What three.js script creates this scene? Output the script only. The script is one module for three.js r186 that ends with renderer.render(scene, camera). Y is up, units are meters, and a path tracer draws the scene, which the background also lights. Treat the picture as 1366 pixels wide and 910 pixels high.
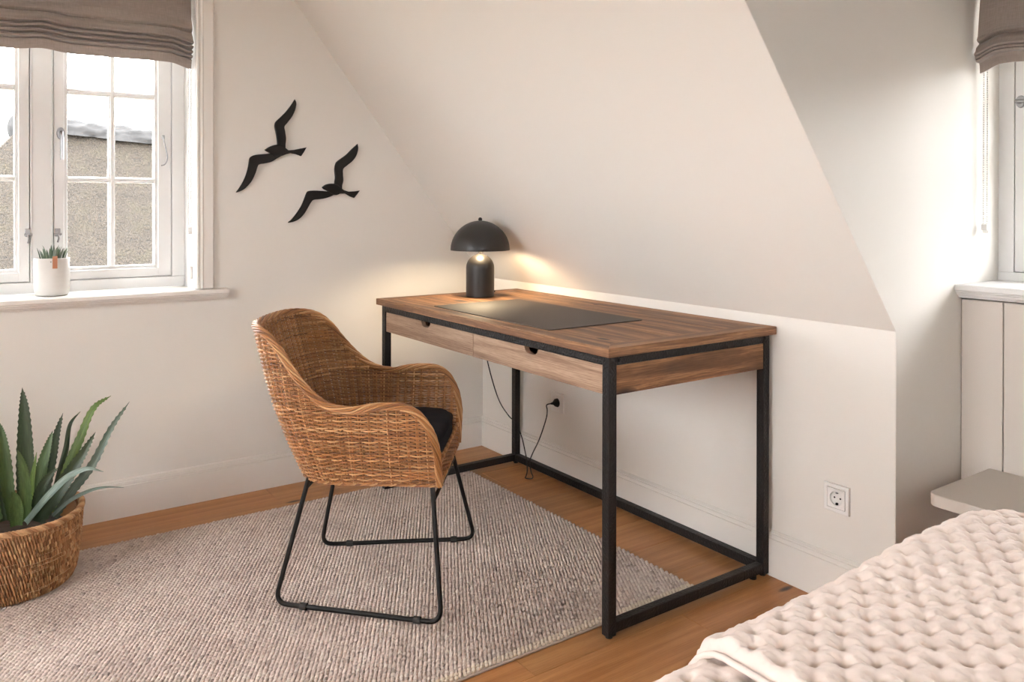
import * as THREE from 'three';
import { RoundedBoxGeometry } from 'three/addons/geometries/RoundedBoxGeometry.js';
import { mergeGeometries } from 'three/addons/utils/BufferGeometryUtils.js';
import { ImprovedNoise } from 'three/addons/math/ImprovedNoise.js';
import { RectAreaLightUniformsLib } from 'three/addons/lights/RectAreaLightUniformsLib.js';

// ------------------------------------------------------------------ camera, sky, exposure
const F = 1070.45, YAW = 0.960867, PITCH = -0.004849, ROLL = 0.0014065, CY = 280.98;
const EYE = new THREE.Vector3(3.2469, 1.1509, 2.0931);
const scene = new THREE.Scene();
const camera = new THREE.PerspectiveCamera(2 * Math.atan(455 / F) * 180 / Math.PI, 1366 / 910, 0.05, 200);
camera.position.copy(EYE);
camera.rotation.set(PITCH, YAW, ROLL, 'YXZ');
camera.setViewOffset(1366, 910, 0, 455 - CY, 1366, 910);
camera.updateProjectionMatrix();
camera.updateMatrixWorld(true);

const SKY = 23;
scene.background = new THREE.Color().setRGB(0.985, 0.99, 1.0);
scene.backgroundIntensity = SKY;
RectAreaLightUniformsLib.init();
const renderer = new THREE.WebGLRenderer({ antialias: true });
renderer.toneMapping = THREE.LinearToneMapping;
renderer.toneMappingExposure = 1.0;
renderer.shadowMap.enabled = true;

// ------------------------------------------------------------------ helpers
let seed = 12345;
const rnd = () => { seed = (seed + 0x6d2b79f5) | 0; let t = Math.imul(seed ^ (seed >>> 15), 1 | seed); t = (t + Math.imul(t ^ (t >>> 7), 61 | t)) ^ t; return ((t ^ (t >>> 14)) >>> 0) / 4294967296; };
const rr = (a, b) => a + (b - a) * rnd();
const V = (x, y, z) => new THREE.Vector3(x, y, z);
const lerp = (a, b, t) => a + (b - a) * t;
const clamp = (x, a = 0, b = 1) => Math.min(b, Math.max(a, x));
const smooth = (a, b, x) => { const t = clamp((x - a) / (b - a)); return t * t * (3 - 2 * t); };
const perlin = new ImprovedNoise();
const noise = (x, y, z = 0) => perlin.noise(x, y, z);
const fbm = (x, y, z = 0, n = 4) => { let s = 0, a = 0.5; for (let i = 0; i < n; i++) { s += a * noise(x, y, z + i * 7.3); x *= 2.03; y *= 2.03; a *= 0.5; } return s; };

// a pixel of the photograph as a ray from the lens
const rayOf = (u, v) => V((u - 683) / F, -(v - CY) / F, -1).applyEuler(new THREE.Euler(PITCH, YAW, ROLL, 'YXZ'));
const onX = (u, v, x) => { const d = rayOf(u, v); return EYE.clone().addScaledVector(d, (x - EYE.x) / d.x); };
const onPlane = (u, v, n, q) => { const d = rayOf(u, v); return EYE.clone().addScaledVector(d, q.clone().sub(EYE).dot(n) / d.dot(n)); };

const used = {};
function numbered(name) {
  const k = used[name] = (used[name] ?? -1) + 1;
  return k ? `${name}_${String(k).padStart(3, '0')}` : name;
}
const shade = (o) => { o.traverse((m) => { if (m.isMesh) { m.castShadow = true; m.receiveShadow = true; } }); return o; };
function mesh(name, geo, mat, parent = scene, label) {
  const m = new THREE.Mesh(geo, mat);
  m.name = parent === scene ? numbered(name) : name;
  m.castShadow = m.receiveShadow = true;
  if (label) m.userData.label = label;
  parent.add(m);
  return m;
}
function thing(name, label, category, pos = [0, 0, 0], group) {
  const g = new THREE.Group();
  g.name = numbered(name); g.position.set(...pos);
  g.userData = { label, category };
  if (group) g.userData.group = group;
  scene.add(g);
  return g;
}
function tag(o, label, category, group) { Object.assign(o.userData, { label, category }); if (group) o.userData.group = group; return o; }
function struct(name, geo, mat, label, category) {
  const m = geo ? mesh(name, geo, mat) : Object.assign(new THREE.Group(), { name: numbered(name) });
  if (!geo) scene.add(m);
  m.userData.kind = 'structure';
  if (label) m.userData.label = label;
  if (category) m.userData.category = category;
  return m;
}
// geometry from bounds, optionally rounded
function box(x0, x1, y0, y1, z0, z1, r = 0) {
  const w = x1 - x0, h = y1 - y0, d = z1 - z0;
  const g = r ? new RoundedBoxGeometry(w, h, d, 2, Math.min(r, w / 2.01, h / 2.01, d / 2.01)) : new THREE.BoxGeometry(w, h, d);
  g.translate((x0 + x1) / 2, (y0 + y1) / 2, (z0 + z1) / 2);
  return g;
}
const flat = (g) => { const h = g.index ? g.toNonIndexed() : g; for (const k of Object.keys(h.attributes)) if (!['position', 'normal', 'uv', 'color'].includes(k)) h.deleteAttribute(k); return h; };
const merge = (list) => mergeGeometries(list.map(flat));
// uv in metres: u along the grain axis, v across, chosen by the face normal
function metric(g, grain = 'x', du = 0, dv = 0, sc = 1) {
  const p = g.attributes.position, n = g.attributes.normal, uv = new Float32Array(p.count * 2);
  for (let i = 0; i < p.count; i++) {
    const c = [p.getX(i), p.getY(i), p.getZ(i)], m = [Math.abs(n.getX(i)), Math.abs(n.getY(i)), Math.abs(n.getZ(i))];
    const a = 'xyz'.indexOf(grain);
    let k = m.indexOf(Math.max(...m)), u, v;
    if (k === a) { const o = [0, 1, 2].filter((q) => q !== a); u = c[o[0]] * 0.3; v = c[o[1]]; } else { u = c[a]; v = c[3 - a - k]; }
    uv[2 * i] = u * sc + du; uv[2 * i + 1] = v * sc + dv;
  }
  g.setAttribute('uv', new THREE.BufferAttribute(uv, 2));
  return g;
}
// polygon in (z, y), swept along x from x0 to x1
function sweepX(poly, x0, x1) {
  const s = new THREE.Shape(poly.map(([z, y]) => new THREE.Vector2(-z, y)));
  const g = new THREE.ExtrudeGeometry(s, { depth: x1 - x0, bevelEnabled: false });
  g.rotateY(Math.PI / 2); g.translate(x0, 0, 0);
  return g;
}
// polygon in (x, y), swept along z from z0 to z1
function sweepZ(poly, z0, z1) {
  const s = new THREE.Shape(poly.map(([x, y]) => new THREE.Vector2(x, y)));
  const g = new THREE.ExtrudeGeometry(s, { depth: z1 - z0, bevelEnabled: false });
  g.translate(0, 0, z0);
  return g;
}
const lathe = (pts, n = 48) => new THREE.LatheGeometry(pts.map(([r, y]) => new THREE.Vector2(r, y)), n);
const curve = (pts, t = 0.5) => new THREE.CatmullRomCurve3(pts.map((p) => (p.isVector3 ? p : V(...p))), false, 'catmullrom', t);
const tube = (pts, r, n = 40, k = 8, t = 0.5) => new THREE.TubeGeometry(curve(pts, t), n, r, k, false);
const bar = (a, b, r, k = 10) => { const d = b.clone().sub(a), g = new THREE.CylinderGeometry(r, r, d.length(), k); g.applyQuaternion(new THREE.Quaternion().setFromUnitVectors(V(0, 1, 0), d.clone().normalize())); g.translate(...a.clone().add(b).multiplyScalar(0.5).toArray()); return g; };

// many thin strands in one geometry, each with its own tint
class Strands {
  constructor() { this.p = []; this.n = []; this.c = []; this.i = []; }
  add(pts, r, col, k = 5, taper = null) {
    const N = pts.length, base = this.p.length / 3, t = V(), a = V(), b = V();
    let up = null;
    for (let i = 0; i < N; i++) {
      t.subVectors(pts[Math.min(N - 1, i + 1)], pts[Math.max(0, i - 1)]).normalize();
      if (!up) up = Math.abs(t.y) < 0.8 ? V(0, 1, 0) : V(1, 0, 0);
      a.crossVectors(t, up).normalize(); b.crossVectors(a, t).normalize(); up = b.clone();
      const rad = taper ? r * taper(i / (N - 1)) : r;
      for (let j = 0; j < k; j++) {
        const w = j / k * Math.PI * 2, cx = Math.cos(w), sx = Math.sin(w);
        const nx = a.x * cx + b.x * sx, ny = a.y * cx + b.y * sx, nz = a.z * cx + b.z * sx;
        this.p.push(pts[i].x + nx * rad, pts[i].y + ny * rad, pts[i].z + nz * rad);
        this.n.push(nx, ny, nz); this.c.push(col[0], col[1], col[2]);
      }
    }
    for (let i = 0; i < N - 1; i++) for (let j = 0; j < k; j++) {
      const q = base + i * k + j, s = base + i * k + (j + 1) % k;
      this.i.push(q, q + k, s, s, q + k, s + k);
    }
  }
  geometry() {
    const g = new THREE.BufferGeometry();
    g.setAttribute('position', new THREE.Float32BufferAttribute(this.p, 3));
    g.setAttribute('normal', new THREE.Float32BufferAttribute(this.n, 3));
    g.setAttribute('color', new THREE.Float32BufferAttribute(this.c, 3));
    g.setIndex(this.i);
    return g;
  }
}
// surface from a function (i/nu, j/nv) -> Vector3
function surface(nu, nv, f, uvf) {
  const pos = [], uv = [], idx = [];
  for (let j = 0; j <= nv; j++) for (let i = 0; i <= nu; i++) {
    const p = f(i / nu, j / nv); pos.push(p.x, p.y, p.z);
    const q = uvf ? uvf(i / nu, j / nv, p) : [i / nu, j / nv]; uv.push(q[0], q[1]);
  }
  for (let j = 0; j < nv; j++) for (let i = 0; i < nu; i++) {
    const a = j * (nu + 1) + i, b = a + 1, c = a + nu + 1, d = c + 1;
    idx.push(a, b, c, b, d, c);
  }
  const g = new THREE.BufferGeometry();
  g.setAttribute('position', new THREE.Float32BufferAttribute(pos, 3));
  g.setAttribute('uv', new THREE.Float32BufferAttribute(uv, 2));
  g.setIndex(idx); g.computeVertexNormals();
  return g;
}

// ------------------------------------------------------------------ textures (colour of the stuff itself, fine relief)
function texture(w, h, f, color = true, rep = [1, 1], wrap = THREE.MirroredRepeatWrapping) {
  const d = new Uint8Array(w * h * 4);
  for (let y = 0; y < h; y++) for (let x = 0; x < w; x++) {
    const c = f(x / w, y / h), o = (y * w + x) * 4;
    for (let k = 0; k < 3; k++) d[o + k] = clamp(typeof c === 'number' ? c : c[k]) * 255;
    d[o + 3] = 255;
  }
  const t = new THREE.DataTexture(d, w, h);
  t.wrapS = t.wrapT = wrap; t.magFilter = THREE.LinearFilter; t.minFilter = THREE.LinearMipmapLinearFilter; t.generateMipmaps = true;
  t.repeat.set(...rep); if (color) t.colorSpace = THREE.SRGBColorSpace; t.needsUpdate = true;
  return t;
}
const mix3 = (a, b, t) => [lerp(a[0], b[0], t), lerp(a[1], b[1], t), lerp(a[2], b[2], t)];
// wood: u along the grain; a tile of 1 m by 0.5 m
function woodField(u, v, knots, k = 1) {
  let vv = v + 0.02 * fbm(u * 1.5, v * 3, k, 3), near = 0;
  for (const [ku, kv, kr] of knots) {
    const dx = (u - ku) * 0.45, dy = v * 0.5 - kv, d = Math.hypot(dx, dy);
    vv += Math.sign(dy || 1) * kr * 0.9 * Math.exp(-(d * d) / (kr * kr * 7));
    near = Math.max(near, 1 - d / kr);
  }
  const broad = fbm(u * 1.2, vv * 9, 3 + k, 3), rings = Math.sin((vv * 34 + broad * 5) * 2), fine = fbm(u * 9, vv * 190, 9 + k, 3), pore = fbm(u * 30, vv * 420, 5 + k, 2);
  return { broad, rings, fine, pore, near };
}
const oakKnots = [[0.22, 0.09, 0.010], [0.71, 0.33, 0.013], [0.5, 0.2, 0.006], [0.9, 0.44, 0.008]];
const oakMap = texture(1024, 512, (u, v) => {
  const w = woodField(u, v, oakKnots, 1);
  let c = mix3([0.665, 0.46, 0.285], [0.79, 0.59, 0.4], clamp(0.5 + 1.0 * w.broad + 0.18 * w.rings + 0.8 * w.fine));
  c = mix3(c, [0.5, 0.31, 0.18], clamp(-w.pore * 1.5 - 0.12) * 0.55);
  return mix3(c, [0.16, 0.09, 0.06], smooth(-0.1, 0.9, w.near) * 0.9);
});
const deskKnots = [[0.15, 0.12, 0.012], [0.48, 0.36, 0.016], [0.62, 0.07, 0.008], [0.86, 0.27, 0.02], [0.34, 0.22, 0.007], [0.95, 0.45, 0.009]];
const deskMap = texture(1024, 512, (u, v) => {
  const w = woodField(u, v, deskKnots, 21);
  let c = mix3([0.44, 0.305, 0.2], [0.74, 0.57, 0.42], clamp(0.5 + 1.2 * w.broad + 0.3 * w.rings + 1.1 * w.fine));
  c = mix3(c, [0.3, 0.205, 0.145], clamp(fbm(u * 3.2, v * 8, 40, 4) * 2.4 - 0.12) * 0.75);
  c = mix3(c, [0.3, 0.18, 0.11], clamp(-w.pore * 2.2 - 0.1) * 0.8);
  return mix3(c, [0.13, 0.075, 0.05], smooth(-0.2, 0.8, w.near) * 0.92);
});
const deskBump = texture(1024, 512, (u, v) => { const w = woodField(u, v, deskKnots, 21); return 0.55 + 0.25 * w.fine + 0.35 * Math.min(0, w.pore) + 0.1 * w.broad - 0.2 * Math.max(0, w.near); }, false);
const greyWoodMap = texture(1024, 512, (u, v) => {
  const w = woodField(u, v, deskKnots, 33);
  let c = mix3([0.56, 0.45, 0.37], [0.76, 0.66, 0.57], clamp(0.5 + 1.0 * w.broad + 0.32 * w.rings + 1.2 * w.fine));
  c = mix3(c, [0.42, 0.32, 0.25], clamp(fbm(u * 2.5, v * 9, 60, 4) * 1.7 - 0.1) * 0.7);
  c = mix3(c, [0.36, 0.26, 0.2], clamp(-w.pore * 1.6 - 0.1) * 0.6);
  return mix3(c, [0.17, 0.1, 0.07], smooth(-0.2, 0.8, w.near) * 0.9);
});
const plasterBump = texture(512, 512, (u, v) => 0.5 + 0.35 * fbm(u * 6, v * 6, 1, 4) + 0.2 * fbm(u * 60, v * 60, 2, 3), false);
const linenField = (u, v) => { const n = fbm(u * 7, v * 110, 4, 3) * 0.8 + fbm(u * 110, v * 7, 8, 3) * 0.8; return n; };
const linenMap = texture(512, 512, (u, v) => { const n = linenField(u, v), k = clamp(0.5 + 0.55 * n); return mix3([0.53, 0.487, 0.46], [0.665, 0.62, 0.59], k); });
const linenBump = texture(512, 512, (u, v) => 0.5 + 0.5 * linenField(u, v) * 0.7 + 0.15 * Math.sin(u * 2 * Math.PI * 90) * Math.sin(v * 2 * Math.PI * 90), false);
const hammerBump = texture(256, 256, (u, v) => { const a = Math.abs(fbm(u * 26, v * 26, 3, 2)); return clamp(0.25 + 1.6 * a); }, false);
const thatchMap = texture(1024, 1024, (u, v) => {
  const s = fbm(u * 70, v * 46, 3, 3), b = fbm(u * 7, v * 7, 9, 4), t = fbm(u * 210, v * 120, 6, 2);
  let c = mix3([0.255, 0.235, 0.2], [0.52, 0.475, 0.41], clamp(0.48 + 0.85 * s + 0.7 * t + 0.35 * b));
  c = mix3(c, [0.36, 0.36, 0.24], clamp(b * 1.6 + 0.05) * 0.6);
  return mix3(c, [0.12, 0.105, 0.09], clamp(-s * 2.2 - 0.35) * 0.8);
});
const thatchBump = texture(1024, 1024, (u, v) => 0.5 + 0.6 * fbm(u * 70, v * 46, 3, 3) + 0.35 * fbm(u * 210, v * 120, 6, 2), false);
const sedgeMap = texture(512, 512, (u, v) => { const s = fbm(u * 60, v * 60, 2, 3), b = fbm(u * 8, v * 8, 5, 3); return mix3([0.33, 0.33, 0.335], [0.6, 0.6, 0.6], clamp(0.5 + 0.8 * s + 0.6 * b)); });
const velvetBump = texture(512, 512, (u, v) => 0.5 + 0.3 * fbm(u * 80, v * 80, 3, 3) + 0.25 * fbm(u * 22, v * 22, 5, 3), false);
const canvasBump = texture(256, 256, (u, v) => 0.5 + 0.25 * Math.sin(u * Math.PI * 128) * Math.sin(v * Math.PI * 128) + 0.2 * fbm(u * 30, v * 30, 4, 2), false);
const leafMap = texture(256, 1024, (u, v) => { const s = fbm(u * 50, v * 6, 2, 3), b = fbm(u * 6, v * 9, 5, 3); return [0.78 + 0.3 * s + 0.22 * b, 0.8 + 0.28 * s + 0.2 * b, 0.78 + 0.3 * s + 0.2 * b]; });
const leatherBump = texture(512, 512, (u, v) => 0.5 + 0.5 * fbm(u * 90, v * 90, 4, 3), false);

// ------------------------------------------------------------------ materials
const std = (rgb, rough, o = {}) => { const m = new THREE.MeshStandardMaterial({ roughness: rough, ...o }); m.color.setRGB(...rgb); return m; };
const phys = (rgb, rough, o = {}) => { const m = new THREE.MeshPhysicalMaterial({ roughness: rough, ...o }); m.color.setRGB(...rgb); return m; };
const M = {
  wall: std([0.815, 0.782, 0.732], 0.85, { bumpMap: plasterBump, bumpScale: 0.0006 }),
  niche: std([0.66, 0.6, 0.545], 0.6),
  trim: std([0.85, 0.82, 0.775], 0.45),
  white: std([0.84, 0.835, 0.825], 0.35),
  oaks: [[1, 1, 1], [0.93, 0.9, 0.87], [1.0, 0.96, 0.9], [0.9, 0.92, 0.92]].map((c) => std([c[0] * 1.0, c[1] * 0.95, c[2] * 0.88], 0.42, { map: oakMap })),
  gap: std([0.4, 0.24, 0.13], 0.9),
  top: [[1, 0.97, 0.93], [0.9, 0.84, 0.78], [0.97, 0.9, 0.82]].map((c) => std(c.map((x, i) => x * [1.0, 0.97, 0.92][i]), 0.5, { map: deskMap, bumpMap: deskBump, bumpScale: 0.0008 })),
  grey: std([0.92, 0.87, 0.82], 0.7, { map: greyWoodMap, bumpMap: deskBump, bumpScale: 0.0008 }),
  sideWood: std([1.0, 0.9, 0.78], 0.6, { map: deskMap, bumpMap: deskBump, bumpScale: 0.0008 }),
  iron: phys([0.014, 0.0122, 0.012], 0.5, { specularIntensity: 0.55, bumpMap: hammerBump, bumpScale: 0.002 }),
  blackMetal: phys([0.009, 0.008, 0.008], 0.5, { specularIntensity: 0.5 }),
  lampBlack: phys([0.019, 0.0165, 0.0155], 0.4, { specularIntensity: 0.95 }),
  bird: phys([0.012, 0.011, 0.011], 0.55, { specularIntensity: 0.5 }),
  rubber: std([0.02, 0.02, 0.02], 0.7),
  mat: std([0.055, 0.042, 0.034], 0.6, { bumpMap: leatherBump, bumpScale: 0.0004 }),
  wicker: std([1, 1, 1], 0.32, { vertexColors: true }),
  sea: std([1, 1, 1], 0.7, { vertexColors: true }),
  cushion: phys([0.011, 0.0115, 0.016], 0.9, { specularIntensity: 0.35, bumpMap: canvasBump, bumpScale: 0.0006 }),
  linen: phys([1.0, 0.98, 0.97], 0.95, { transmission: 0.25, thickness: 0, map: linenMap, bumpMap: linenBump, bumpScale: 0.0006, side: THREE.DoubleSide }),
  lining: phys([0.82, 0.79, 0.76], 0.95, { transmission: 0.3, thickness: 0, side: THREE.DoubleSide }),
  glass: phys([1, 1, 1], 0.0, { transmission: 1, thickness: 0, ior: 1.5 }),
  chrome: std([0.36, 0.36, 0.37], 0.28, { metalness: 1 }),
  plastic: std([0.86, 0.845, 0.82], 0.3),
  hole: std([0.01, 0.01, 0.01], 0.8),
  ceramic: phys([0.74, 0.72, 0.69], 0.35, { clearcoat: 0.3, clearcoatRoughness: 0.3 }),
  tan: std([0.42, 0.17, 0.085], 0.6),
  soil: std([0.035, 0.022, 0.014], 0.95),
  velvet: phys([0.83, 0.71, 0.645], 0.9, { bumpMap: velvetBump, bumpScale: 0.0012, sheen: 0.25, sheenRoughness: 0.5, sheenColor: new THREE.Color(1, 0.95, 0.9) }),
  piping: phys([0.83, 0.72, 0.655], 0.9, { sheen: 0.4, sheenRoughness: 0.5, sheenColor: new THREE.Color(1, 0.95, 0.9) }),
  thatch: std([0.285, 0.255, 0.228], 1, { map: thatchMap, bumpMap: thatchBump, bumpScale: 0.12 }),
  sedge: std([0.13, 0.128, 0.127], 1, { map: sedgeMap }),
  brick: std([0.25, 0.12, 0.08], 0.9),
  lawn: std([0.11, 0.108, 0.08], 1),
  shelf: std([0.62, 0.56, 0.5], 0.45),
  roof: std([0.3, 0.26, 0.22], 1),
};
M.mat.bumpMap.repeat.set(4, 4);

// ------------------------------------------------------------------ the room
const XW = -0.018, ZW = -0.018, KH = 0.811, TAN = 0.784, XR = 5.0, ZE = 4.1, XC = 2.055, XD = 3.1, CEIL = 2.45;
const slopeZ = (y) => ZW + (y - KH) * TAN;
// floor: oak boards running along z
{
  const floor = struct('floor', null, null, 'light oak plank floor', 'floor');
  mesh('subfloor', box(-0.3, XR + 0.2, -0.12, -0.016, -0.8, ZE + 0.3), M.gap, floor);
  const W = 0.19;
  let k = 0;
  for (let x = 0.152 - 2 * W; x < XR; x += W, k++) {
    let z = -0.65 - rr(0, 1.2);
    while (z < ZE) {
      const L = rr(1.6, 2.2), z0 = Math.max(z, -0.7), z1 = Math.min(z + L, ZE + 0.02);
      if (z1 - z0 > 0.05 && x + W > -0.05) {
        const g = metric(box(Math.max(x, -0.05) + 0.0004, x + W - 0.0004, -0.016, 0, z0 + 0.0004, z1 - 0.0004, 0.0012), 'z', rr(0, 9), rr(0, 9));
        // tile is 1 m by 0.5 m
        const uv = g.attributes.uv; for (let i = 0; i < uv.count; i++) uv.setXY(i, uv.getX(i) * 0.7, uv.getY(i) * 2);
        mesh('plank', g, M.oaks[Math.floor(rnd() * 4)], floor);
      }
      z += L;
    }
  }
}
// gable wall with the window opening
const WIN = { z0: 1.316, z1: 2.797, y0: 0.815, y1: 2.02, zc: 2.0565 };
struct('wall_left', merge([
  box(-0.36, XW, -0.1, 2.75, -0.5, WIN.z0), box(-0.36, XW, -0.1, 2.75, WIN.z1, ZE + 0.3),
  box(-0.36, XW, -0.1, WIN.y0, WIN.z0, WIN.z1), box(-0.36, XW, WIN.y1, 2.75, WIN.z0, WIN.z1)].map((g) => metric(g, 'z'))), M.wall, 'beige painted gable wall with the casement window');
// knee wall under the slope
struct('wall_back', metric(box(-0.3, XC - 0.002, -0.1, KH + 0.02, -0.2, ZW), 'x'), M.wall, 'low beige knee wall behind the desk');
struct('wall_back', metric(box(XD, XR + 0.2, -0.1, KH + 0.02, -0.2, ZW), 'x'), M.wall, 'low knee wall beyond the dormer');
const slopePoly = [[ZW - 0.0005, KH - 0.0005], [slopeZ(CEIL + 0.02), CEIL + 0.02], [slopeZ(CEIL + 0.02) - 0.3, CEIL + 0.25], [ZW - 0.3, KH]];
struct('ceiling', metric(sweepX(slopePoly, -0.3, XC - 0.001), 'x'), M.wall, 'sloping attic ceiling above the desk', 'ceiling');
struct('ceiling', metric(sweepX(slopePoly, XD, XR + 0.2), 'x'), M.wall, 'sloping attic ceiling beyond the dormer', 'ceiling');
struct('ceiling', metric(box(-0.3, XR + 0.2, CEIL, CEIL + 0.2, slopeZ(CEIL) - 0.02, ZE - slopeZ(CEIL) + 0.04), 'x'), M.wall, 'flat strip of ceiling along the ridge', 'ceiling');
// dormer: cheeks, ceiling, panelled parapet, window
const DT = 2.3, ZF = -0.605;
const cheek = [[ZW - 0.0012, -0.1], [ZW - 0.0012, KH], [slopeZ(DT + 0.02) - 0.0015, DT + 0.02], [-0.85, DT + 0.02], [-0.85, -0.1]];
struct('wall_dormer', metric(sweepX(cheek, XC - 0.12, XC), 'z'), M.wall, 'white side wall of the dormer recess beside the slope');
struct('wall_dormer', metric(sweepX(cheek, XD, XD + 0.12), 'z'), M.wall, 'side wall of the dormer recess away from the desk');
struct('ceiling', metric(box(XC - 0.1, XD + 0.1, DT, DT + 0.2, -0.85, slopeZ(DT) + 0.25), 'x'), M.wall, 'flat ceiling of the dormer', 'ceiling');
struct('ceiling', metric(box(XC - 0.1, XD + 0.1, DT, CEIL + 0.1, slopeZ(DT), slopeZ(DT) + 0.3), 'x'), M.wall, 'fascia where the dormer meets the ridge ceiling', 'ceiling');
struct('wall_dormer', box(XC - 0.1, XD + 0.1, -0.1, 0.875, -0.8, -0.392), M.niche, 'parapet below the dormer window');
struct('wall_dormer', box(XC - 0.1, XD + 0.1, 2.06, DT + 0.1, -0.85, ZF), M.wall, 'lintel above the dormer window');
{
  const pan = struct('wall_panelling', null, null, 'beige tongue and groove boards below the dormer sill', 'panelling');
  const xs = [XC + 0.0005, 2.173]; while (xs[xs.length - 1] < XD - 0.25) xs.push(xs[xs.length - 1] + 0.192); xs.push(XD);
  for (let i = 0; i < xs.length - 1; i++) mesh('panel', box(xs[i] + 0.0012, xs[i + 1] - 0.0012, 0.001, 0.879, -0.394, -0.37, 0.003), M.niche, pan);
}
// the rest of the room behind the camera
const RW = { z0: 2.05, z1: 3.35, y0: 0.86, y1: 2.12 };
struct('wall_right', merge([box(XR, XR + 0.3, -0.1, 2.75, -0.4, RW.z0), box(XR, XR + 0.3, -0.1, 2.75, RW.z1, ZE + 0.3), box(XR, XR + 0.3, -0.1, RW.y0, RW.z0, RW.z1), box(XR, XR + 0.3, RW.y1, 2.75, RW.z0, RW.z1)]), M.wall, 'gable wall behind the bed head');
const mir = (p) => p.map(([z, y]) => [ZE + ZW - z, y]).reverse();
const OX0 = 1.0, OX1 = 3.0;  // dormer opposite
for (const [a, b] of [[-0.3, OX0], [OX1, XR + 0.2]]) {
  struct('wall_front', box(a, b, -0.1, KH + 0.02, ZE, ZE + 0.2), M.wall, 'low knee wall on the far side of the room');
  struct('ceiling', metric(sweepX(mir(slopePoly), a, b), 'x'), M.wall, 'sloping ceiling on the far side of the room', 'ceiling');
}
struct('wall_front', sweepX(mir(cheek), OX0 - 0.12, OX0), M.wall, 'side wall of the opposite dormer');
struct('wall_front', sweepX(mir(cheek), OX1, OX1 + 0.12), M.wall, 'other side wall of the opposite dormer');
struct('ceiling', box(OX0 - 0.1, OX1 + 0.1, DT, DT + 0.2, ZE - slopeZ(DT) - 0.25, ZE + 0.85), M.wall, 'ceiling of the opposite dormer', 'ceiling');
struct('ceiling', box(OX0 - 0.1, OX1 + 0.1, DT, CEIL + 0.1, ZE - slopeZ(DT) - 0.3, ZE - slopeZ(DT)), M.wall, 'fascia of the opposite dormer', 'ceiling');
struct('wall_front', box(OX0 - 0.1, OX1 + 0.1, -0.1, 0.85, ZE + 0.36, ZE + 0.8), M.wall, 'parapet of the opposite dormer');
struct('wall_front', box(OX0 - 0.1, OX1 + 0.1, 2.16, DT + 0.1, ZE + 0.58, ZE + 0.85), M.wall, 'lintel of the opposite dormer');

// baseboards with a stepped cap
const skirt = (s) => [[0, 0], [0.018 * s, 0], [0.018 * s, 0.115], [0.0135 * s, 0.1165], [0.0135 * s, 0.1195], [0.0172 * s, 0.1215], [0.0165 * s, 0.1295], [0.011 * s, 0.1315], [0.011 * s, 0.1345], [0.003 * s, 0.139], [0, 0.139]];
struct('baseboard_back', sweepX(skirt(1).map(([d, y]) => [ZW + d, y]), XW, XC), M.trim, 'cream baseboard along the knee wall');
struct('baseboard_left', sweepZ(skirt(1).map(([d, y]) => [XW + d, y]), ZW + 0.0175, ZE), M.trim, 'cream baseboard along the gable wall');

// ------------------------------------------------------------------ gable window
// local axes of a window: x to the right as seen from the room, y up, z into the room
function casement(parent, x0, x1, y0, y1, cols, rows, stileL = 0.05, stileR = 0.05, low = 0.046, high = 0.05) {
  const s = new THREE.Group(); s.name = 'sash'; parent.add(s);
  const z0 = -0.05, z1 = 0.0;
  const gx0 = x0 + stileL, gx1 = x1 - stileR, gy0 = y0 + low, gy1 = y1 - high;
  const fr = [];
  fr.push(box(x0, gx0 - 0.012, y0, y1, z0, z1, 0.003), box(gx1 + 0.012, x1, y0, y1, z0, z1, 0.003), box(x0, x1, y0, gy0 - 0.012, z0, z1 - 0.0005, 0.003), box(x0, x1, gy1 + 0.012, y1, z0, z1 - 0.0005, 0.003));
  // inner bead, set back
  fr.push(box(gx0 - 0.014, gx0, gy0 - 0.014, gy1 + 0.014, z0, z1 - 0.012, 0.003), box(gx1, gx1 + 0.014, gy0 - 0.014, gy1 + 0.014, z0, z1 - 0.012, 0.003), box(gx0 - 0.014, gx1 + 0.014, gy0 - 0.014, gy0, z0, z1 - 0.0125, 0.003), box(gx0 - 0.014, gx1 + 0.014, gy1, gy1 + 0.014, z0, z1 - 0.0125, 0.003));
  mesh('sash_frame', merge(fr), M.white, s);
  const pw = (gx1 - gx0) / cols, ph = (gy1 - gy0) / rows, mw = 0.011;
  for (let c = 1; c < cols; c++) mesh('glazing_bar', merge([box(gx0 + c * pw - mw, gx0 + c * pw + mw, gy0, gy1, z0, z1 - 0.014, 0.003), box(gx0 + c * pw - 0.006, gx0 + c * pw + 0.006, gy0, gy1, z0, z1 - 0.006, 0.003)]), M.white, s);
  for (let r = 1; r < rows; r++) mesh('glazing_bar', merge([box(gx0, gx1, gy0 + r * ph - mw, gy0 + r * ph + mw, z0, z1 - 0.0145, 0.003), box(gx0, gx1, gy0 + r * ph - 0.006, gy0 + r * ph + 0.006, z0, z1 - 0.0065, 0.003)]), M.white, s);
  const pane = new THREE.PlaneGeometry(pw, ph);
  for (let c = 0; c < cols; c++) for (let r = 0; r < rows; r++) { const p = mesh('pane', pane, M.glass, s); p.position.set(gx0 + (c + 0.5) * pw, gy0 + (r + 0.5) * ph, z0 + 0.018); }
  return s;
}
function windowAt(label, w, y0, y1, post) {
  const g = struct('window_1', null, null, label, 'window');
  const h = w / 2, fs = 0.048;
  mesh('window_frame', merge([box(-h, -h + fs, y0, y1, -0.09, 0.002, 0.002), box(h - fs, h, y0, y1, -0.09, 0.002, 0.002), box(-h, h, y0, y0 + 0.042, -0.09, 0.008, 0.004), box(-h, h, y1 - fs, y1, -0.09, 0.002, 0.002)]), M.white, g);
  return g;
}
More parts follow.
